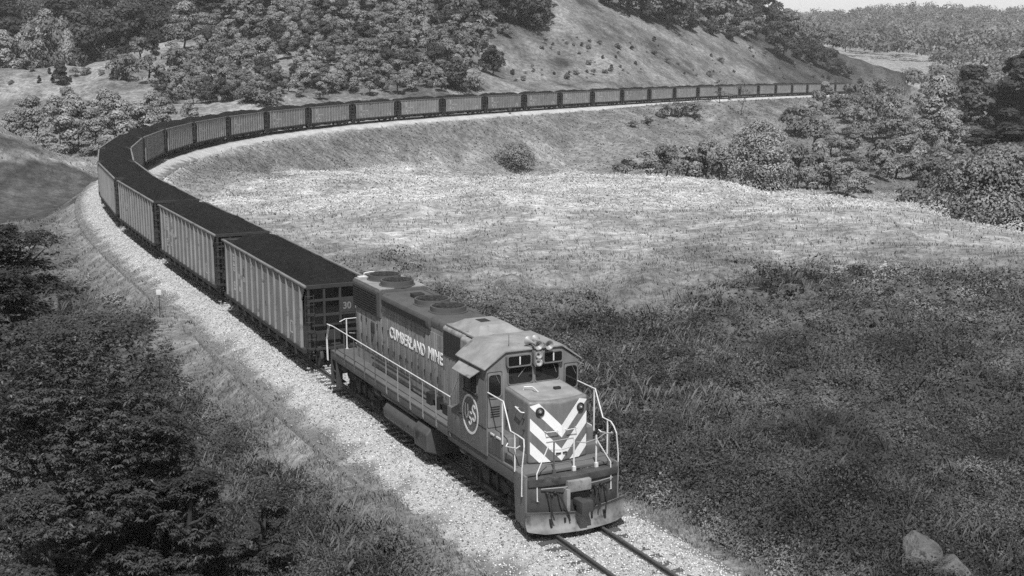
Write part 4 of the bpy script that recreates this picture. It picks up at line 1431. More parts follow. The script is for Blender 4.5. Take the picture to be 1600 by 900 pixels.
def coal_heap(seed):
    nx_, ny_ = 150, 32
    x = np.linspace(-HB + .13, HB - .13, nx_)
    y = np.linspace(-CWD + .07, CWD - .07, ny_)
    Xc, Yc = np.meshgrid(x, y, indexing='ij')
    ed = np.minimum(HB - .1 - np.abs(Xc), CWD - .02 - np.abs(Yc))
    h = CZ1 - .06 + .48 * sstep(0, 1.3, ed) + .60 * (fbm(Xc / 2.2 + seed * 9, Yc / 1.3, 4, seed) - .5) * sstep(.0, .5, ed) + .22 * (fbm(Xc / .35 + seed * 5, Yc / .35, 3, seed + 3) - .5)
    Vc = np.stack([Xc, Yc, h], 2).reshape(-1, 3)
    a, b = np.meshgrid(np.arange(nx_ - 1), np.arange(ny_ - 1), indexing='ij')
    q_ = (a * ny_ + b).ravel()
    Fc = np.stack([q_, q_ + ny_, q_ + ny_ + 1, q_ + 1], 1)
    # closed underside so the heap has its own thickness
    n0 = len(Vc)
    low = Vc.copy(); low[:, 2] = 3.2
    low[:, 0] *= .965; low[:, 1] *= .97
    top_idx = np.concatenate([np.arange(0, ny_), np.arange(ny_ - 1, nx_ * ny_, ny_), np.arange(nx_ * ny_ - 1, (nx_ - 1) * ny_ - 1, -1), np.arange((nx_ - 1) * ny_, -1, -ny_)])
    side = np.stack([top_idx[:-1], top_idx[1:], top_idx[1:] + n0, top_idx[:-1] + n0], 1)
    side = side[top_idx[:-1] != top_idx[1:]]
    return np_mesh('coal_load', np.vstack([Vc, low]), np.vstack([Fc, Fc[:, ::-1] + n0, side]), M['coal'], smooth=False)
heaps = [coal_heap(i) for i in range(4)]
NC = len(GAPS)
gp = [Vector(g) for g in GAPS]
gp.append(gp[-1] + (gp[-1] - gp[-2]))
words = ['first', 'second', 'third', 'fourth', 'fifth', 'sixth', 'seventh', 'eighth', 'ninth', 'tenth', 'eleventh', 'twelfth', 'thirteenth', 'fourteenth', 'fifteenth', 'sixteenth', 'seventeenth', 'eighteenth', 'nineteenth', 'twentieth', 'twenty first', 'twenty second', 'twenty third', 'twenty fourth', 'twenty fifth', 'twenty sixth', 'twenty seventh', 'twenty eighth', 'twenty ninth', 'thirtieth', 'last']
def where(i):
    if i < 4: return 'on the near leg'
    if i < 9: return 'in the sharp bend'
    if i < 15: return 'below the wooded slope'
    if i < 20: return 'below the bare hillside'
    if i < 25: return 'behind the grassy knoll'
    return 'at the distant tail'
for i in range(NC):
    a, b = gp[i + 1], gp[i]               # b is the front
    d = b - a
    c = car0 if i == 0 else copy_tree(car0)
    rz = math.atan2(d.y, d.x)
    pt_ = -math.asin(d.z / d.length)
    c.location = (a + b) / 2
    c.rotation_euler = (0, pt_, rz)
    ordn = words[i] + (' coal car, tail end one' if i == NC - 1 else ' coal car')
    tag(c, ('grey ribbed coal hopper, %s car behind the engine, %s' % (words[i], where(i))) if 0 < i < NC - 1 else ('grey ribbed coal hopper coupled right behind the engine' if i == 0 else 'grey ribbed coal hopper, last one at the distant tail of the train'), 'coal car', 'coal cars of the long train')
    h = heaps[i % 4] if i < 4 else heaps[i % 4].copy()
    if i >= 4:
        COL.objects.link(h)
    h.location = c.location
    h.rotation_euler = (0, -pt_ if (i // 4) % 2 else pt_, rz + (math.pi if (i // 4) % 2 else 0))
    tag(h, ('black coal heaped in the %s car behind the engine, %s' % (words[i], where(i))) if 0 < i < NC - 1 else ('black coal heaped in the car right behind the engine' if i == 0 else 'black coal heaped in the last car of the train'), 'coal', 'coal loads in the cars')
# big pale number on the front end of the first car
fr = empty('x'); bpy.data.objects.remove(fr)
t_ = text_mesh('30 1', .42, .9, .004, 'lettering', M['car_letter_dim'], car0, (HB + .006, .45, 2.82), (math.pi / 2, 0, math.pi / 2), .01)
mb = MB()
mb.box(HB - .03, HB + .002, -.05, 1.3, 2.55, 3.10)
mb.build('number_plate', M['car_dark'], car0)
# ------------------------------------------------------------------ picking ground points seen from the hill the photographer stood on
def pick(px, py, dmin=25.0, dmax=2500.0):
    """ground point met by the line of sight through a photograph pixel"""
    u, v = (px - 800) / FOC, -(py - 450) / FOC
    d = np.array([u, math.cos(PITCH) + v * math.sin(PITCH), -math.sin(PITCH) + v * math.cos(PITCH)])
    t = np.exp(np.linspace(math.log(dmin), math.log(dmax), 900))
    P = d[None] * t[:, None] + np.array([0, 0, CAM_H])
    g = ground_z(P[:, 0], P[:, 1])
    hit = np.nonzero(P[:, 2] <= g)[0]
    if len(hit) == 0:
        return None
    i = hit[0]
    return Vector((P[i, 0], P[i, 1], float(ground_z(P[i, 0], P[i, 1]))))
def at_depth(px, depth):
    x = (px - 800) / FOC * depth
    return Vector((x, depth, float(ground_z(x, depth))))

# ------------------------------------------------------------------ foliage
def leaf_quads(pos, nrm, up_bias, ln, wd, seed, droop=0.0, jit=0.55):
    """diamond leaves at pos, facing roughly nrm"""
    r = np.random.default_rng(seed)
    n = len(pos)
    N_ = nrm + r.normal(0, jit, (n, 3)) + np.array([0, 0, up_bias])
    N_ /= np.linalg.norm(N_, axis=1)[:, None] + 1e-9
    a = r.normal(0, 1, (n, 3))
    a[:, 2] -= droop
    a -= (a * N_).sum(1)[:, None] * N_
    a /= np.linalg.norm(a, axis=1)[:, None] + 1e-9
    b = np.cross(N_, a)
    l_ = (ln * r.uniform(0.65, 1.35, n))[:, None]
    w_ = (wd * r.uniform(0.65, 1.35, n))[:, None]
    V0 = pos - a * l_ * .5
    V1 = pos - b * w_ * .5 - a * l_ * .06 + N_ * l_ * .04
    V2 = pos + a * l_ * .5 - N_ * l_ * .10
    V3 = pos + b * w_ * .5 - a * l_ * .06 + N_ * l_ * .04
    Vv = np.stack([V0, V1, V2, V3], 1).reshape(-1, 3)
    Fv = np.arange(4 * n).reshape(n, 4)
    return Vv, Fv

def crown_data(seed, w, h, nlobe, per, leaf, trunk=0.15, tight=0.75, conic=0.0):
    """lumpy crown: lobes of leaf clumps round an egg of width w and height h (z from 0)"""
    r = np.random.default_rng(seed)
    pos, nrm, tone = [], [], []
    for i in range(nlobe):
        th = r.uniform(0, 2 * math.pi)
        z = r.uniform(0.02, 1) ** 0.8
        prof = math.sin(math.pi * min(1, 0.22 + 0.78 * z)) ** 0.6 * (1 - conic * z)
        rr = (w / 2) * prof * math.sqrt(r.uniform(0.25, 1)) * 0.75
        lr = w * r.uniform(0.13, 0.24) * (1 - .25 * z)
        c = np.array([rr * math.cos(th), rr * math.sin(th), h * (trunk + (1 - trunk) * z * 0.92)])
        k_ = int(per * r.uniform(.7, 1.3))
        d = r.normal(0, 1, (k_, 3))
        d /= np.linalg.norm(d, axis=1)[:, None]
        d[:, 2] = np.where(d[:, 2] < -0.35, -d[:, 2], d[:, 2])
        sh = lr * (tight + (1.12 - tight) * r.random(k_))[:, None] * np.array([1.15, 1.15, .8])
        pos.append(c + d * sh)
        nrm.append(d)
        tone.append(np.full(k_, r.uniform(.72, 1.25)))
    pos, nrm, tone = np.vstack(pos), np.vstack(nrm), np.concatenate(tone)
    pos[:, 2] = np.maximum(pos[:, 2], 0.05)
    V_, F_ = leaf_quads(pos, nrm, .35, np.full(len(pos), leaf), np.full(len(pos), leaf * .62), seed + 1)
    tone = tone * r.uniform(.7, 1.3, len(tone))
    ov = pos - np.array([0, 0, h * .45]); ov /= np.linalg.norm(ov, axis=1)[:, None] + 1e-6
    sn = nrm * .8 + ov * .35 + np.array([0, 0, .15])
    sn /= np.linalg.norm(sn, axis=1)[:, None] + 1e-6
    return V_, F_, np.repeat(tone, 4), np.repeat(sn, 4, 0)

def trunk_mesh(seed, h, r0, nl=5, w=4.0, m='bark', name='trunk', parent=None):
    r = random.Random(seed)
    mb_ = MB()
    pts = [(0, 0, -.6)]
    x = y = 0
    for i in range(1, 6):
        x += r.uniform(-.05, .05) * h; y += r.uniform(-.05, .05) * h
        pts.append((x, y, h * .8 * i / 5))
    mb_.tube(pts, r0, 7, r1=r0 * .25)
    for i in range(nl):
        t = r.uniform(.3, .85)
        k_ = t * 5
        a = Vector(pts[int(k_)]).lerp(Vector(pts[min(5, int(k_) + 1)]), k_ - int(k_))
        th = r.uniform(0, 6.28)
        ln = w * .38 * r.uniform(.7, 1.1)
        b = a + Vector((math.cos(th) * ln, math.sin(th) * ln, ln * r.uniform(.3, .9)))
        mid = (a + b) / 2 + Vector((0, 0, -.08 * ln))
        mb_.tube([a, mid, b], r0 * .45, 5, r1=r0 * .1)
    return mb_.build(name, M[m], parent, smooth=True)

def make_tree(name, seed, w, h, nlobe, per, leaf, loc, trunk=.15, r0=.16, conic=0.0, bright=1.0, tight=.75, rz=0.0, m='bark', nl=5):
    e = empty(name, loc, rz)
    V_, F_, t_, n_ = crown_data(seed, w, h, nlobe, per, leaf, trunk, tight, conic)
    cr = np_mesh('crown', V_, F_, M['leaf'], t_ * bright, e, nrm=n_)
    tr = trunk_mesh(seed, h, r0, nl, w, m, 'trunk', e)
    return e

# --- prototypes for the wood: every tree is a thing with crown and trunk, copies share meshes
HIDE = []
def proto_set(specs, name):
    out = []
    for sp in specs:
        V_, F_, t_, n_ = crown_data(*sp['c'])
        me = np_mesh('crown', V_, F_, M['leaf'], t_ * sp['b'], nrm=n_)
        tr = trunk_mesh(sp['c'][0], sp['c'][2], .13, 4, sp['c'][1], 'bark')
        out.append((me, tr))
    return out
round_sp = [dict(c=(101 + i, 5.0, 4.6 + .4 * (i % 3), 15 + i % 4, 130, .40, .10, .78, 0.0), b=[2.3, 2.8, 1.9, 2.5, 2.1, 3.0][i]) for i in range(6)]
shrub_sp = [dict(c=(151 + i, 3.2, 2.0 + .3 * (i % 3), 9, 110, .30, .03, .75, 0.0), b=[1.4, 1.9, 1.6][i]) for i in range(3)]
dark_sp = [dict(c=(171 + i, 4.8, 7.0 + i, 34, 170, .46, .02, .70, .25), b=[.62, .8, .55][i]) for i in range(3)]
tall_sp = [dict(c=(191 + i, 6.8, 9.5, 28, 190, .44, .03, .76, .15), b=[2.9, 2.4, 3.2][i]) for i in range(3)]
deep_sp = [dict(c=(221 + i, 5.6, 5.4, 22, 140, .44, .02, .72, .1), b=[.75, .95, .62][i]) for i in range(3)]
PRO = {'deep': proto_set(deep_sp, 'deep'), 'round': proto_set(round_sp, 'round'), 'shrub': proto_set(shrub_sp, 'shrub'), 'dark': proto_set(dark_sp, 'dark'), 'tall': proto_set(tall_sp, 'tall')}
used_proto = set()
def place_tree(kind, i, loc, sc, name, label, cat, group=None, sz=1.0, parts=True):
    cr, tr = PRO[kind][i % len(PRO[kind])]
    key = (kind, i % len(PRO[kind]))
    e = empty(name, (loc[0], loc[1], loc[2] - .1), random.uniform(0, 6.28))
    e.scale = (sc, sc, sc * sz)
    for o in (cr, tr):
        if key in used_proto:
            o = o.copy()
            COL.objects.link(o)
        o.parent = e
    used_proto.add(key)
    return tag(e, label, cat, group)

def inside(px, py, poly):
    c = False
    j = len(poly) - 1
    for i in range(len(poly)):
        xi, yi = poly[i]; xj, yj = poly[j]
        if (yi > py) != (yj > py) and px < (xj - xi) * (py - yi) / (yj - yi) + xi:
            c = not c
        j = i
    return c
def scatter(poly, n, mind, seed, sx=1.0):
    """pixel-spread ground points over a stretch of hillside, at least mind px apart"""
    r = random.Random(seed)
    xs, ys = [p[0] for p in poly], [p[1] for p in poly]
    out = []
    for _ in range(n * 30):
        if len(out) >= n: break
        px, py = r.uniform(min(xs), max(xs)), r.uniform(min(ys), max(ys))
        if not inside(px, py, poly): continue
        if any(((px - a) / sx) ** 2 + (py - b) ** 2 * 2.2 < mind * mind for a, b in out): continue
        out.append((px, py))
    res = []
    for px, py in out:
        p = pick(px, py)
        if p is not None:
            res.append((px, py, p))
    return res
def clear_of_track(p, d=4.5):
    dd, _, _, _ = track_near(np.array([p.x]), np.array([p.y]))
    return dd[0] > d

def zone(poly, n, mind, seed, kinds, name, label, cat, group, px_h, sx=1.0, dmin=5.0, clump=None):
    """px_h = crown height in photograph pixels (range)"""
    r = random.Random(seed)
    for i, (px, py, p) in enumerate(scatter(poly, n, mind, seed, sx)):
        if not clear_of_track(p, dmin): continue
        if clump and fbm(np.array([p.x / clump]), np.array([p.y / clump]), 2, seed)[0] < .53: continue
        kind = r.choice(kinds)
        base = {'deep': 5.4, 'round': 4.8, 'shrub': 2.2, 'dark': 7.5, 'tall': 9.5}[kind]
        hm = r.uniform(*px_h) * p.y / FOC
        place_tree(kind, r.randrange(6), p, hm / base, name, label, cat, group, r.uniform(.85, 1.15))

# wooded slope above the train
zone([(250, 165), (330, 60), (420, 10), (700, 0), (745, 40), (720, 140), (560, 152), (400, 165)], 215, 14, 1, ['round', 'round', 'round', 'round', 'deep', 'shrub'], 'hillside_tree',
     'rounded leafy tree packed in the thicket on the slope above the middle of the train', 'tree', 'thicket trees above the train', (16, 37), 1.3)
zone([(180, 60), (330, 0), (420, 0), (330, 90), (250, 150), (200, 130)], 34, 20, 2, ['round', 'shrub', 'dark'], 'hillside_tree',
     'leafy tree on the left flank of the slope by the pale grass', 'tree', 'trees on the left flank of the slope', (24, 40), 1.3)
# bright row of trees behind the bend
for i, (px, dep, ht) in enumerate(((20, 205, 6.8), (60, 202, 8.0), (95, 196, 9.0), (125, 204, 9.5), (150, 196, 7.5), (185, 212, 9.5), (225, 222, 9.0), (262, 232, 8.5), (300, 250, 6), (40, 240, 6.5), (110, 232, 9), (170, 240, 9.5), (245, 258, 7.5))):
    p = at_depth(px, dep)
    if clear_of_track(p, 4.6):
        place_tree('tall', i, p, ht / 9.5, 'broadleaf_tree', 'pale leafy broad tree in the row standing behind the train at the sharp bend', 'tree', 'pale trees behind the bend', random.uniform(.9, 1.1))
zone([(690, 0), (810, 0), (805, 70), (770, 135), (690, 140)], 16, 22, 19, ['round', 'shrub', 'deep'], 'hillside_tree', 'leafy tree straggling out of the thicket onto the bare hill', 'tree', 'stragglers beside the thicket', (18, 44))
# scattered bushes on the pale grass hill at the far left
zone([(10, 150), (0, 118), (120, 92), (210, 72), (200, 100), (110, 140)], 16, 14, 3, ['shrub', 'dark'], 'bush', 'small dark bush dotted on the pale grassy rise at the far left', 'bush', 'bushes on the pale rise', (7, 13))
p = pick(97, 132)
place_tree('dark', 0, p, 40 * p.y / FOC / 7.5, 'cedar_tree', 'dark upright cedar alone on the pale grassy rise at the far left', 'tree')
# dark clumps along the top of the bare hill
zone([(760, 20), (850, 0), (840, 60), (790, 55)], 9, 15, 4, ['deep'], 'cedar_tree', 'dark tree at the upper edge of the bare hillside above the middle cars', 'tree', 'dark trees at the wood edge', (44, 70))
zone([(940, 10), (1010, 2), (1240, 20), (1330, 85), (1250, 78), (1130, 66), (1030, 46)], 62, 15, 5, ['deep', 'deep', 'deep', 'round', 'shrub'], 'ridge_tree', 'dark tree scattered along the upper part of the bare ridge', 'tree', 'trees along the bare ridge', (18, 52), 1.2)
for px, dep, ht in ((1215, 540, 15), (1244, 556, 9), (1268, 562, 11), (1290, 566, 10), (1303, 572, 7), (1320, 574, 5), (1338, 575, 3)):
    p = at_depth(px, dep)
    place_tree('deep', int(px), p, ht / 5.4, 'ridge_tree', 'dark tree standing against the sky on the falling end of the ridge', 'tree', 'trees on the ridge skyline')
for px, py, ht, k_ in ((770, 118, 46, 'deep'), (712, 140, 48, 'deep'), (745, 143, 30, 'round'), (690, 146, 22, 'round'), (640, 118, 40, 'deep'), (620, 150, 24, 'shrub')):
    p = pick(px, py)
    place_tree(k_, px, p, ht * p.y / FOC / {'deep': 5.4, 'round': 4.8, 'shrub': 2.2}[k_], 'hillside_tree', {770: 'dark rounded tree alone at the right edge of the thicket', 712: 'dark bushy tree just above the cars at the thicket edge', 745: 'low round tree beside the dark one above the cars', 690: 'small round tree peeping over the car tops below the thicket', 640: 'dark tree standing out in the middle of the thicket', 620: 'low shrub right behind the car tops'}[px], 'tree')

zone([(790, 70), (900, 60), (1010, 62), (1200, 84), (1330, 112), (1340, 128), (1100, 122), (800, 128)], 150, 6, 9, ['shrub', 'shrub', 'shrub', 'deep'], 'bush', 'small low shrub dotted over the open grassy slope above the far cars', 'bush', 'shrubs on the open slope', (2, 9), 1.5, clump=16)

# knoll with two thin trees in front of the far cars
for px, dep, ht, lb in ((1122, 352, 7.2, 'thin sparse tree on the knoll before the far cars, the shorter of two'), (1155, 350, 10.0, 'thin sparse tree on the knoll before the far cars, the taller of two')):
    e = make_tree('young_tree', 300 + px, ht * .62, ht, 11, 34, .34, at_depth(px, dep), .25, .11, 0, 1.5, .4, nl=8)
    tag(e, lb, 'tree')
for i, (px, py, ht) in enumerate(((1040, 186, 20), (1065, 184, 24), (1085, 190, 22), (1012, 196, 14), (990, 200, 12), (1140, 158, 10), (1130, 150, 8))):
    p = pick(px, py)
    place_tree('shrub', i, p, ht * p.y / FOC / 2.2, 'bush', 'low dark bush on the bank under the far cars', 'bush', 'bushes on the far bank')
# lone bush at the foot of the bank
p = pick(805, 263)
e = make_tree('round_bush', 411, 9.8, 4.4, 30, 170, .36, p, .0, .1, 0, 2.1, .7)
tag(e, 'wide rounded bush alone at the foot of the railway bank beyond the pale meadow', 'bush')

# big pale tree and its neighbours beyond the crest of the meadow
def crest_tree(px, dep, w, h, seed, nlobe, label, bright=1.0, leaf=.36, name='broadleaf_tree', per=150, lift=0.0, conic=0.1, trunk=.08):
    p = at_depth(px, dep)
    p.z += lift
    e_ = make_tree(name, seed, w, h, nlobe, per, leaf, p, trunk, .2, conic, bright, .78)
    return tag(e_, label, 'tree')
# heights are set by where each top shows in the photograph
def top_h(py, p):
    d = math.cos(PITCH) + -(py - 450) / FOC * math.sin(PITCH)
    k_ = (-math.sin(PITCH) + -(py - 450) / FOC * math.cos(PITCH)) / d
    return CAM_H + k_ * p.y - p.z
p = at_depth(1188, 188); crest_tree(1188, 188, 10.5, top_h(188, p), 501, 56, 'big pale leafy tree rising above the bushes beyond the crest of the meadow', 3.2, .38, per=230, trunk=-.04, conic=0.0)
for i, (px, dep, py, w, b) in enumerate(((980, 212, 243, 5.5, .75), (1012, 208, 235, 5, .7), (1040, 214, 228, 5.5, .8), (1072, 206, 226, 6.5, .7), (1105, 210, 222, 6.5, .65), (1128, 200, 232, 5, .85), (1140, 204, 240, 5, 1.1), (1240, 204, 245, 5, 1.15), (1245, 200, 228, 6, .95), (1278, 205, 222, 5.5, .8), (1300, 196, 250, 5, .6), (1325, 190, 258, 5.5, .75), (1350, 196, 268, 4.5, .7), (1262, 196, 262, 4, 1.1))):
    p = at_depth(px, dep)
    k_ = place_tree('round', i, p, top_h(py, p) / 4.8, 'broadleaf_tree', 'mid sized bushy tree in the line beyond the crest of the meadow', 'tree', 'trees beyond the meadow crest', 1.0)
    s_ = max(w, .75 * top_h(py, p)) / 5.0
    k_.scale = (s_, s_, top_h(py, p) / 4.8)
# valley trees on the right, behind that line
zone([(1210, 205), (1330, 160), (1420, 165), (1530, 215), (1490, 300), (1380, 285), (1290, 250)], 42, 24, 6, ['round', 'round', 'shrub'], 'broadleaf_tree', 'bushy tree in the scrub filling the valley at the right', 'tree', 'scrub trees in the right valley', (26, 46))
for i, (px, dep, py, w, k_, lb) in enumerate(((1462, 300, 112, 11, 'tall', 'tall tree with a bright layered crown leaning over the right valley'), (1395, 320, 148, 9, 'tall', 'leafy tree just right of the tail of the train'), (1362, 330, 150, 7, 'round', 'dark round tree below the track right of the tail of the train'), (1340, 318, 168, 6, 'round', 'small round tree nearest the tail of the train'),
        (1512, 330, 108, 13, 'dark', 'dark mass of a tree behind the bright layered tree on the right'), (1590, 330, 96, 17, 'dark', 'darkest tall tree at the right border of the picture'), (1555, 345, 118, 14, 'dark', 'dark tree between the two darkest crowns on the right'), (1530, 250, 205, 9, 'dark', 'dark tree lower down in front of the dark pair on the right'), (1575, 240, 200, 10, 'dark', 'dark bush like tree right behind the big pale bush'),
        (1480, 285, 178, 9, 'round', 'round tree under the bright layered tree'), (1440, 290, 190, 8, 'round', 'round tree left of the foot of the layered tree'), (1420, 252, 215, 8, 'round', 'broad bush like tree in the middle of the right valley'), (1466, 232, 236, 8, 'round', 'bushy tree left of the big pale bush'), (1425, 180, 290, 5, 'shrub', 'low pointed shrub poking over the crest of the meadow'))):
    p = at_depth(px, dep)
    t_ = place_tree(k_, i, p, 1, 'broadleaf_tree', lb, 'tree')
    bw_, bh_ = {'tall': (6.5, 9.5), 'round': (5, 4.8), 'dark': (4.2, 7.5), 'shrub': (3.2, 2.2)}[k_]
    w = max(w, .62 * top_h(py, p))
    t_.scale = (w / bw_, w / bw_, max(2.0, top_h(py, p)) / bh_)
p = at_depth(1560, 128)
e = make_tree('big_bush', 633, 14.5, top_h(238, p), 64, 330, .36, p, .02, .18, .1, 2.1, .8)
tag(e, 'big pale rounded bush at the right border beside the dropping edge of the meadow', 'bush')

# tall wood at the upper left, behind the pale rise
for i, (px, dep, py, w, k_, b_) in enumerate(((15, 372, 42, 13, 'tall', 'leafy'), (60, 380, 36, 12, 'tall', 'leafy'), (100, 384, 30, 12, 'round', 'leafy'), (35, 400, 15, 15, 'dark', 'dark'), (140, 386, 22, 13, 'dark', 'dark'), (85, 410, 10, 13, 'tall', 'leafy'), (215, 392, -6, 19, 'dark', 'dark'), (180, 400, -4, 14, 'dark', 'dark'), (255, 396, 4, 13, 'dark', 'dark'), (300, 392, -2, 12, 'tall', 'pale'), (288, 384, 26, 9, 'tall', 'pale'), (345, 398, -8, 14, 'dark', 'dark'), (385, 400, -10, 13, 'round', 'leafy'), (118, 372, 52, 8, 'round', 'leafy'), (10, 430, -10, 18, 'dark', 'dark'), (110, 430, -14, 18, 'dark', 'dark'), (440, 402, -10, 14, 'dark', 'dark'))):
    p = at_depth(px, dep)
    t_ = place_tree(k_, i, p, 1, 'woodland_tree', {'leafy': 'mid grey leafy tree in the tall wood behind the pale rise', 'dark': 'dark heavy crowned tree in the tall wood behind the pale rise', 'pale': 'pale layered tree at the right end of the tall wood behind the rise'}[b_], 'tree', b_ + ' trees of the tall wood')
    bw_, bh_ = {'tall': (6.8, 9.5), 'round': (5, 4.8), 'dark': (4.8, 7.5)}[k_]
    t_.scale = (w / bw_, w / bw_, max(5.0, top_h(py, p)) / bh_)

# far woods that read as one mass
def wood_mass(name, pts, hs, seed, leaf, per, bright, dark=.5):
    r = np.random.default_rng(seed)
    Vs, Fs, Ts, Ns = [], [], [], []
    o = 0
    for (x, y, z), h in zip(pts, hs):
        k_ = per
        d = r.normal(0, 1, (k_, 3)); d /= np.linalg.norm(d, axis=1)[:, None]
        d[:, 2] = np.abs(d[:, 2]) * 1.0 - .15
        w = h * r.uniform(.38, .55)
        pos = np.array([x, y, z + h * .45]) + d * np.array([w, w, h * .55]) * r.uniform(.75, 1.1, (k_, 1))
        v_, f_ = leaf_quads(pos, d, .3, np.full(k_, leaf), np.full(k_, leaf * .7), int(r.integers(1e9)))
        Vs.append(v_); Fs.append(f_ + o); o += len(v_); Ns.append(np.repeat(d, 4, 0))
        Ts.append(np.repeat(r.uniform(.9, 1.1, k_) * r.uniform(1 - dark, 1 + dark * .6), 4))
    ob = np_mesh(name, np.vstack(Vs), np.vstack(Fs), M['leaf'], np.concatenate(Ts) * bright, nrm=np.vstack(Ns))
    return ob
def mass_points(x0, x1, y0, y1, step, seed, keep):
    r = np.random.default_rng(seed)
    nx_, ny_ = int((x1 - x0) / step), int((y1 - y0) / step)
    xs = x0 + (np.arange(nx_)[:, None] + r.uniform(0, 1, (nx_, ny_))) * step
    ys = y0 + (np.arange(ny_)[None, :] + r.uniform(0, 1, (nx_, ny_))) * step
    xs, ys = xs.ravel(), ys.ravel()
    m_ = keep(xs, ys)
    xs, ys = xs[m_], ys[m_]
    return np.stack([xs, ys, ground_z(xs, ys)], 1)
pts = mass_points(-240, -86, 352, 520, 6.5, 11, lambda x, y: (y > 372 + .25 * np.maximum(x + 130, 0)) & (np.abs(x / y) < .47))
w1_ = wood_mass('upper_woodland', pts, rng.uniform(7, 13, len(pts)), 12, .9, 150, .8)
tag(w1_, 'dark wood covering the high ground behind the pale rise at the upper left', 'woodland', kind='stuff')
pts = mass_points(-95, 40, 398, 470, 7.5, 21, lambda x, y: (y > 400 + .9 * np.maximum(x + 40, 0)) & (y > 398))
w3_ = wood_mass('hilltop_woodland', pts, rng.uniform(6, 11, len(pts)), 22, .8, 130, .8)
tag(w3_, 'dark wood along the top of the hill behind the thicket', 'woodland', kind='stuff')
pts = mass_points(220, 900, 880, 1740, 18, 13, lambda x, y: (x / y > .20) & (x / y < .52))
w2_ = wood_mass('distant_woodland', pts, rng.uniform(12, 22, len(pts)), 14, 2.6, 110, 1.9, .5)
tag(w2_, 'far wooded hill under the pale sky at the upper right', 'woodland', kind='stuff')
pts = mass_points(190, 420, 640, 940, 13, 15, lambda x, y: (x / y > .285) & (x / y < .46) & ((x / y > .325) | (y < 690)) & (fbm(x / 60, y / 60, 2, 3) > .42))
w4_ = wood_mass('valley_woodland', pts, rng.uniform(9, 15, len(pts)), 16, 2.0, 90, 1.9, .4)
tag(w4_, 'belt of trees round the pale fields below the far wooded hill', 'woodland', kind='stuff')

# ------------------------------------------------------------------ foreground trees on the left: drooping leaf sprays
def spray_tree(name, seed, loc, w, h, nspray, leaf, label, cat, bright=1.0, trunk=.1, nleaf=9):
    r = np.random.default_rng(seed)
    e_ = empty(name, loc, 0)
    lob = []
    nl_ = max(14, int(nspray / 55))
    for i in range(nl_):
        th = r.uniform(0, 6.283); z = r.uniform(.05, 1)
        prof = math.sin(math.pi * min(1, .25 + .72 * z)) ** .55
        rr = w / 2 * prof * math.sqrt(r.uniform(.15, 1)) * .85
        lob.append((rr * math.cos(th), rr * math.sin(th), h * (trunk + (1 - trunk) * z * .93), w * r.uniform(.10, .19)))
    lob = np.array(lob)
    li = r.integers(0, nl_, nspray)
    d = r.normal(0, 1, (nspray, 3)); d /= np.linalg.norm(d, axis=1)[:, None]
    d[:, 2] = np.where(d[:, 2] < -.15, -d[:, 2], d[:, 2])
    C = lob[li, :3] + d * lob[li, 3:4] * r.uniform(.55, 1.1, (nspray, 1)) * np.array([1.25, 1.25, .62])
    # leaflets radiate from each spray centre, outward and hanging
    out = C - np.array([0, 0, h * .35]); out[:, 2] *= .35
    out /= np.linalg.norm(out, axis=1)[:, None] + 1e-6
    th0 = r.uniform(0, 6.283, nspray)
    V_, T_ = [], []
    for k_ in range(nleaf):
        a = th0 + 2 * math.pi * k_ / nleaf + r.normal(0, .2, nspray)
        rad_ = np.stack([np.cos(a), np.sin(a), np.full(nspray, 0.0)], 1) + out * .55
        rad_[:, 2] += r.uniform(-.75, .05, nspray)
        rad_ /= np.linalg.norm(rad_, axis=1)[:, None]
        side = np.cross(rad_, np.array([0, 0, 1.0])); side /= np.linalg.norm(side, axis=1)[:, None] + 1e-6
        up_ = np.cross(side, rad_)
        ln = (leaf * r.uniform(.7, 1.25, nspray))[:, None]
        tw = r.normal(0, .45, nspray)[:, None]
        sd2 = side * np.cos(tw) + up_ * np.sin(tw)
        base = C + rad_ * ln * .18
        tip = C + rad_ * ln * 1.15 - np.array([0, 0, .22]) * ln
        mid = C + rad_ * ln * .6
        V_.append(np.stack([base, mid - sd2 * ln * .17, tip, mid + sd2 * ln * .17], 1))
        T_.append(np.repeat((r.uniform(.75, 1.2, nspray) * (r.random(nspray) < .985) + 1.7 * (r.random(nspray) < .012))[:, None], 4, 1))
    V_ = np.stack(V_, 1).reshape(-1, 3)
    T_ = np.stack(T_, 1).reshape(-1)
    F_ = np.arange(len(V_)).reshape(-1, 4)
    sn = d * .7 + np.array([0, 0, .3]); sn /= np.linalg.norm(sn, axis=1)[:, None]
    np_mesh('crown', V_, F_, M['leaf'], T_ * bright, e_, nrm=np.repeat(sn, 4 * nleaf, 0))
    trunk_mesh(seed, h, .13 + h * .012, 12, w, 'bark', 'trunk', e_)
    return tag(e_, label, cat)
def by_top(px, dep, py):
    p_ = at_depth(px, dep)
    return p_, top_h(py, p_)
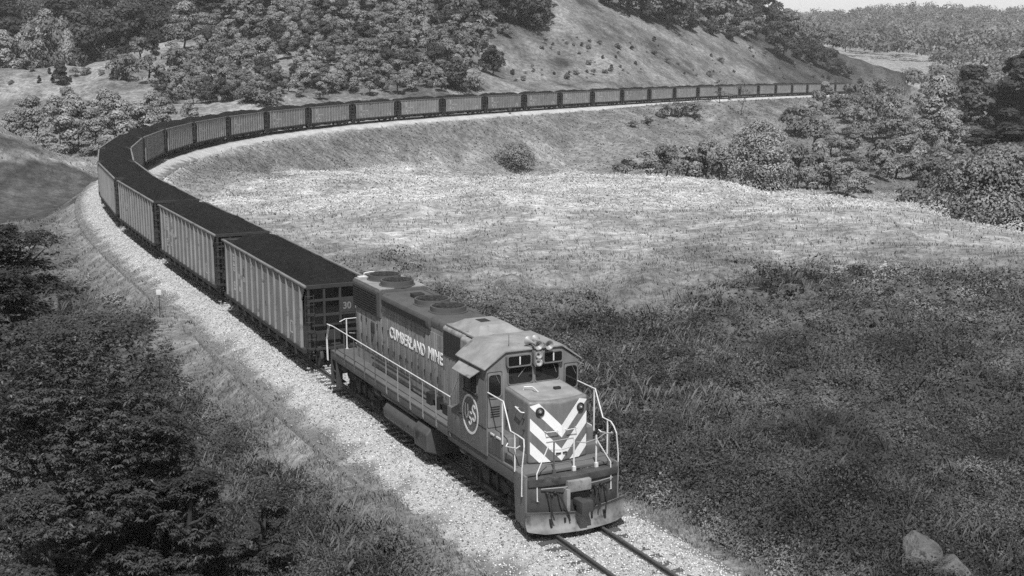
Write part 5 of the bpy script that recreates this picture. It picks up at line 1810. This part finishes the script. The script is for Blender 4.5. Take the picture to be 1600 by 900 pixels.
for (px, dep, py, w, ns, lf, lb, br, nm, sd_) in (
    (80, 36.5, 500, 7.8, 6200, .155, 'large dark leafy tree with drooping leaves filling the lower left corner', .75, 'broadleaf_tree', 701),
    (205, 35.5, 630, 4.0, 2700, .15, 'dark leafy tree on the bank right of the big corner tree', .65, 'broadleaf_tree', 702),
    (285, 35.0, 725, 2.2, 1200, .13, 'low leafy bush at the foot of the corner trees nearest the gravel', .55, 'bush', 703),
    (20, 33.0, 760, 3.4, 2200, .13, 'bush in the very corner in front of the big dark tree', .75, 'bush', 704),
    (10, 62.0, 335, 5.2, 1600, .26, 'dark tree at the left border halfway up, beside the weedy bank', .5, 'broadleaf_tree', 705),
    (-35, 56.0, 420, 5.0, 1400, .25, 'dark tree cut off by the left border above the corner tree', .5, 'broadleaf_tree', 706),
    (395, 35.5, 775, 2.2, 700, .13, 'small leafy bush with a few bright leaves at the edge of the bank', .6, 'bush', 707),
    (150, 42.0, 585, 3.4, 900, .2, 'rounded leafy bush behind the big corner tree on the bank', .65, 'bush', 708),
    (600, 35.0, 830, .9, 130, .12, 'low flowering weed clump beside the gravel at the bottom', .9, 'plant', 709),
):
    p, ht = by_top(px, dep, py)
    spray_tree(nm, sd_, p, w, max(.6, ht), ns, lf, lb, 'tree' if 'tree' in nm else ('bush' if nm == 'bush' else 'plant'), br)

# ------------------------------------------------------------------ grass and weeds (stuff)
def sample(n, a0, a1, r0, r1, seed, power=1.0):
    r = np.random.default_rng(seed)
    a = np.radians(r.uniform(a0, a1, n))
    if power == 1.0:
        rr = np.exp(r.uniform(math.log(r0), math.log(r1), n))
    else:                                   # density falling off as 1/r^3 so that screen rows are even
        u = r.uniform(0, 1, n)
        rr = 1 / (1 / r0 + u * (1 / r1 - 1 / r0))
    return rr * np.sin(a), rr * np.cos(a)
def grass(name, n, r0, r1, seed, keep, hgt, wid, blades, label, a=34, mode='blade', power=1.0, gain=1.0):
    r = np.random.default_rng(seed)
    x, y = sample(n, -a, a, r0, r1, seed, power)
    d, lat, _, _ = track_near(x, y)
    c = cover(x, y, d, lat)
    k_ = keep(x, y, d, lat, c, r)
    x, y, c, d = x[k_], y[k_], c[k_], d[k_]
    z = ground_z(x, y)
    n = len(x)
    R = np.hypot(x, y)
    hh, ww = hgt(x, y, c, r), wid(R)
    patch = np.clip(.30 + 2.3 * fbm(x / 5, y / 9, 4, 77) ** 2 + 2.0 * (fbm(x / 1.1, y / 1.7, 3, 78) - .5), .22, 2.2) if mode == 'leaf' and r0 < 100 else 1.0
    Vs, Ts = [], []
    for b in range(blades):
        th = r.uniform(0, 6.283, n)
        off = r.uniform(0, 1, n) ** .5 * hh * .45
        bx, by = x + np.cos(th) * off, y + np.sin(th) * off
        h = hh * r.uniform(.55, 1.2, n)
        lean = r.uniform(.15, .8, n) * h
        la = r.uniform(0, 6.283, n)
        tx, ty = bx + np.cos(la) * lean, by + np.sin(la) * lean
        px_, py_ = -np.sin(la) * ww * .5, np.cos(la) * ww * .5
        if mode == 'blade':
            q = np.stack([np.stack([bx - px_, by - py_, z - .05], 1), np.stack([bx + px_, by + py_, z - .05], 1),
                          np.stack([tx * .6 + bx * .4 + px_ * .8, ty * .6 + by * .4 + py_ * .8, z + h * .75], 1), np.stack([tx, ty, z + h], 1)], 1)
        else:
            zc = z + h * r.uniform(.15, 1.0, n)
            cx, cy_ = bx + np.cos(la) * lean * .4, by + np.sin(la) * lean * .4
            P_ = np.stack([cx, cy_, zc], 1)
            nv = np.stack([r.normal(0, .6, n), r.normal(0, .6, n) - .1, np.full(n, 1.3)], 1)
            v_, _f = leaf_quads(P_, nv / np.linalg.norm(nv, axis=1)[:, None], .1, ww * 1.7, ww, seed + b, 0.0, .3)
            q = v_.reshape(n, 4, 3)
        Vs.append(q)
        Ts.append(np.repeat((c * patch * (r.uniform(.88, 1.12, n) if mode == 'leaf' else r.uniform(.93, 1.07, n)) * gain)[:, None], 4, 1))
    V_ = np.stack(Vs, 1).reshape(-1, 3)
    T_ = np.stack(Ts, 1).reshape(-1)
    def mh(a_, b_):
        return fbm(a_ / 2.2, b_ / 2.2, 2, 9) * 1.5 + fbm(a_ / 6, b_ / 6, 2, 12) * 1.6
    g0 = mh(x, y)
    sn = np.stack([(g0 - mh(x + .2, y)) / .2 * .9, (g0 - mh(x, y + .2)) / .2 * .9, np.ones(n)], 1)
    sn += r.normal(0, .12, (n, 3))
    sn /= np.linalg.norm(sn, axis=1)[:, None]
    o = np_mesh(name, V_, np.arange(len(V_)).reshape(-1, 4), M['grass'], T_, nrm=np.repeat(sn, 4 * blades, 0))
    return tag(o, label, 'grass', kind='stuff')
edge_n = lambda x, y: (fbm(x / 1.1, y / 1.1, 3, 52) - .5) * 2.6
def kp(x, y, d, lat, c, r):
    return (d + edge_n(x, y) * .8 > 3.1) & (c > .26 + .12 * r.random(len(x)))
def kw(x, y, d, lat, c, r):
    return (d + edge_n(x, y) > 4.9 - 1.2 * (lat > 0) - .8 * (y > 70)) & (c <= .40) & ~((x < -46) & (y > 118))
grass('meadow_grass', 135000, 28, 260, 81, kp, lambda x, y, c, r: r.uniform(.12, .34, len(x)) * (.45 + np.hypot(x, y) / 300), lambda R: np.maximum(.014, R * .00045), 5, 'pale dry grass of the wide meadow beside the line', power=2.0, gain=1.0)
grass('weeds', 108000, 27, 112, 82, kw, lambda x, y, c, r: r.uniform(.12, .5, len(x)) * (.1 + 4.2 * fbm(x / 2.2, y / 2.2, 3, 9) ** 2.2), lambda R: np.maximum(.05, R * .0015), 8, 'dark leafy weeds covering the banks in the foreground', mode='leaf', power=2.0, gain=1.0)
grass('tall_weeds', 15000, 27, 100, 83, kw, lambda x, y, c, r: r.uniform(.15, .6, len(x)) * (.3 + 1.4 * fbm(x / 4, y / 6, 3, 63)), lambda R: np.maximum(.008, R * .0003), 6, 'thin stalks standing out of the dark weeds', power=2.0, gain=1.35)
def kh(x, y, d, lat, c, r):
    return (d > 3.6) & ((lat > 0) | (y < 240)) & ((y > 165) | (lat > 0))
grass('hill_grass', 130000, 120, 640, 84, kh, lambda x, y, c, r: r.uniform(.08, .35, len(x)), lambda R: R * .0009, 4, 'rough grass on the hillside and the railway banks', mode='leaf', power=1.0, gain=1.2)

# low scrub mounds in the dark foreground (part of the uncountable cover)
def mounds(n, seed):
    r = np.random.default_rng(seed)
    x, y = sample(n, -34, 34, 28, 84, seed, 2.0)
    d, lat, _, _ = track_near(x, y)
    c = cover(x, y, d, lat)
    k_ = (d > 5.2) & (c < .42) & (fbm(x / 6, y / 6, 3, 44) > .44)
    x, y, c = x[k_], y[k_], c[k_]
    z = ground_z(x, y)
    n = len(x)
    per = 90
    rad_ = r.uniform(.25, 1.15, n) * (.6 + y / 120)
    dd = r.normal(0, 1, (n, per, 3)); dd /= np.linalg.norm(dd, axis=2)[..., None]
    dd[..., 2] = np.abs(dd[..., 2])
    P_ = np.stack([x, y, z], 1)[:, None, :] + dd * rad_[:, None, None] * np.array([1.25, 1.25, .75]) * r.uniform(.55, 1.12, (n, per, 1))
    ln = np.repeat(np.maximum(.085, np.hypot(x, y) * .0021), per)
    v_, f_ = leaf_quads(P_.reshape(-1, 3), dd.reshape(-1, 3), .35, ln, ln * .55, seed + 1, 0.0, .35)
    tn = np.repeat(np.repeat(r.uniform(.05, .17, n) * (1 + .9 * (r.random(n) < .18)), per) * r.uniform(.85, 1.15, n * per), 4)
    return np_mesh('scrub', v_, f_, M['grass'], tn, nrm=np.repeat(dd.reshape(-1, 3) * .8 + np.array([0, 0, .3]), 4, 0))
tag(mounds(6600, 91), 'low dark scrub clumped over the foreground banks', 'scrub', kind='stuff')

# ------------------------------------------------------------------ boulders, sign, trackside post
def boulder(loc, sz, seed, label):
    bm = bmesh.new()
    bmesh.ops.create_icosphere(bm, subdivisions=5, radius=1.0)
    r = random.Random(seed)
    planes = []
    for i in range(13):
        n_ = Vector((r.gauss(0, 1), r.gauss(0, 1), r.gauss(0.25, .8))).normalized()
        planes.append((n_, r.uniform(.52, .8)))
    for v in bm.verts:
        c = v.co.copy()
        for n_, dd in planes:                          # broken faces
            k_ = c.dot(n_) - dd
            if k_ > 0:
                c -= n_ * k_ * .92
        n1 = fbm(np.array([c.x * 3.1 + seed]), np.array([c.y * 3.1 + c.z * 2.7]), 4, seed)[0] - .5
        c *= 1 + .16 * n1
        v.co = Vector((c.x * sz[0], c.y * sz[1], c.z * sz[2]))
    me = bpy.data.meshes.new('boulder')
    bm.to_mesh(me); bm.free()
    me.materials.append(M['boulder'])
    me.shade_smooth()
    me.set_sharp_from_angle(angle=rad(28))
    o = bpy.data.objects.new('boulder', me)
    COL.objects.link(o)
    o.location = loc
    o.rotation_euler = (.2, -.15, seed)
    return tag(o, label, 'boulder', 'boulders in the weeds')
p = pick(1434, 884)
boulder((p.x, p.y, p.z + .22), (.60, .5, .72), 3, 'upright pale boulder in the dark weeds at the lower right')
p = pick(1484, 903)
boulder((p.x, p.y, p.z + .10), (.78, .55, .55), 5, 'lower pale boulder leaning on the upright one at the bottom edge')
p = pick(250, 492)
e = empty('trackside_sign', p, 0)
tag(e, 'small white square sign on a thin dark post beside the gravel', 'sign')
mb = MB(); mb.tube([(0, 0, -.3), (0, 0, 1.25)], .022, 6); mb.build('post', M['black_iron'], e)
mb = MB(); mb.box(-.14, .14, -.035, -.022, 1.12, 1.42); mb.build('sign_face', M['white_paint'], e, bevel=.004)
p = pick(797, 181)
e = empty('trackside_post', p, 0)
tag(e, 'short dark trackside post on the pale gravel below the far cars', 'post')
mb = MB(); mb.box(-.12, .12, -.12, .12, -.2, .9); mb.build('post', M['black_iron'], e, bevel=.02)
mb = MB(); mb.box(-.35, .35, -.25, .25, .9, 1.5); mb.build('cabinet', M['running_gear'], e, bevel=.05)

# ------------------------------------------------------------------ summer haze
hm = bpy.data.materials.new('haze')
hm.use_nodes = True
hn = hm.node_tree
hn.nodes.clear()
ho = hn.nodes.new('ShaderNodeOutputMaterial')
pv = hn.nodes.new('ShaderNodeVolumePrincipled')
pv.inputs['Color'].default_value = (.95, .95, .95, 1)
pv.inputs['Density'].default_value = 0.00017
pv.inputs['Anisotropy'].default_value = 0.0
hn.links.new(pv.outputs[0], ho.inputs['Volume'])
zmin, zmax = float(GZ.min()) - 1.0, float(GZ.max()) + 34
mb = MB()
mb.box(-4300, 4300, -4300, 4300, zmin, zmax)
hz = mb.build('haze', hm)
tag(hz, kind='stuff')
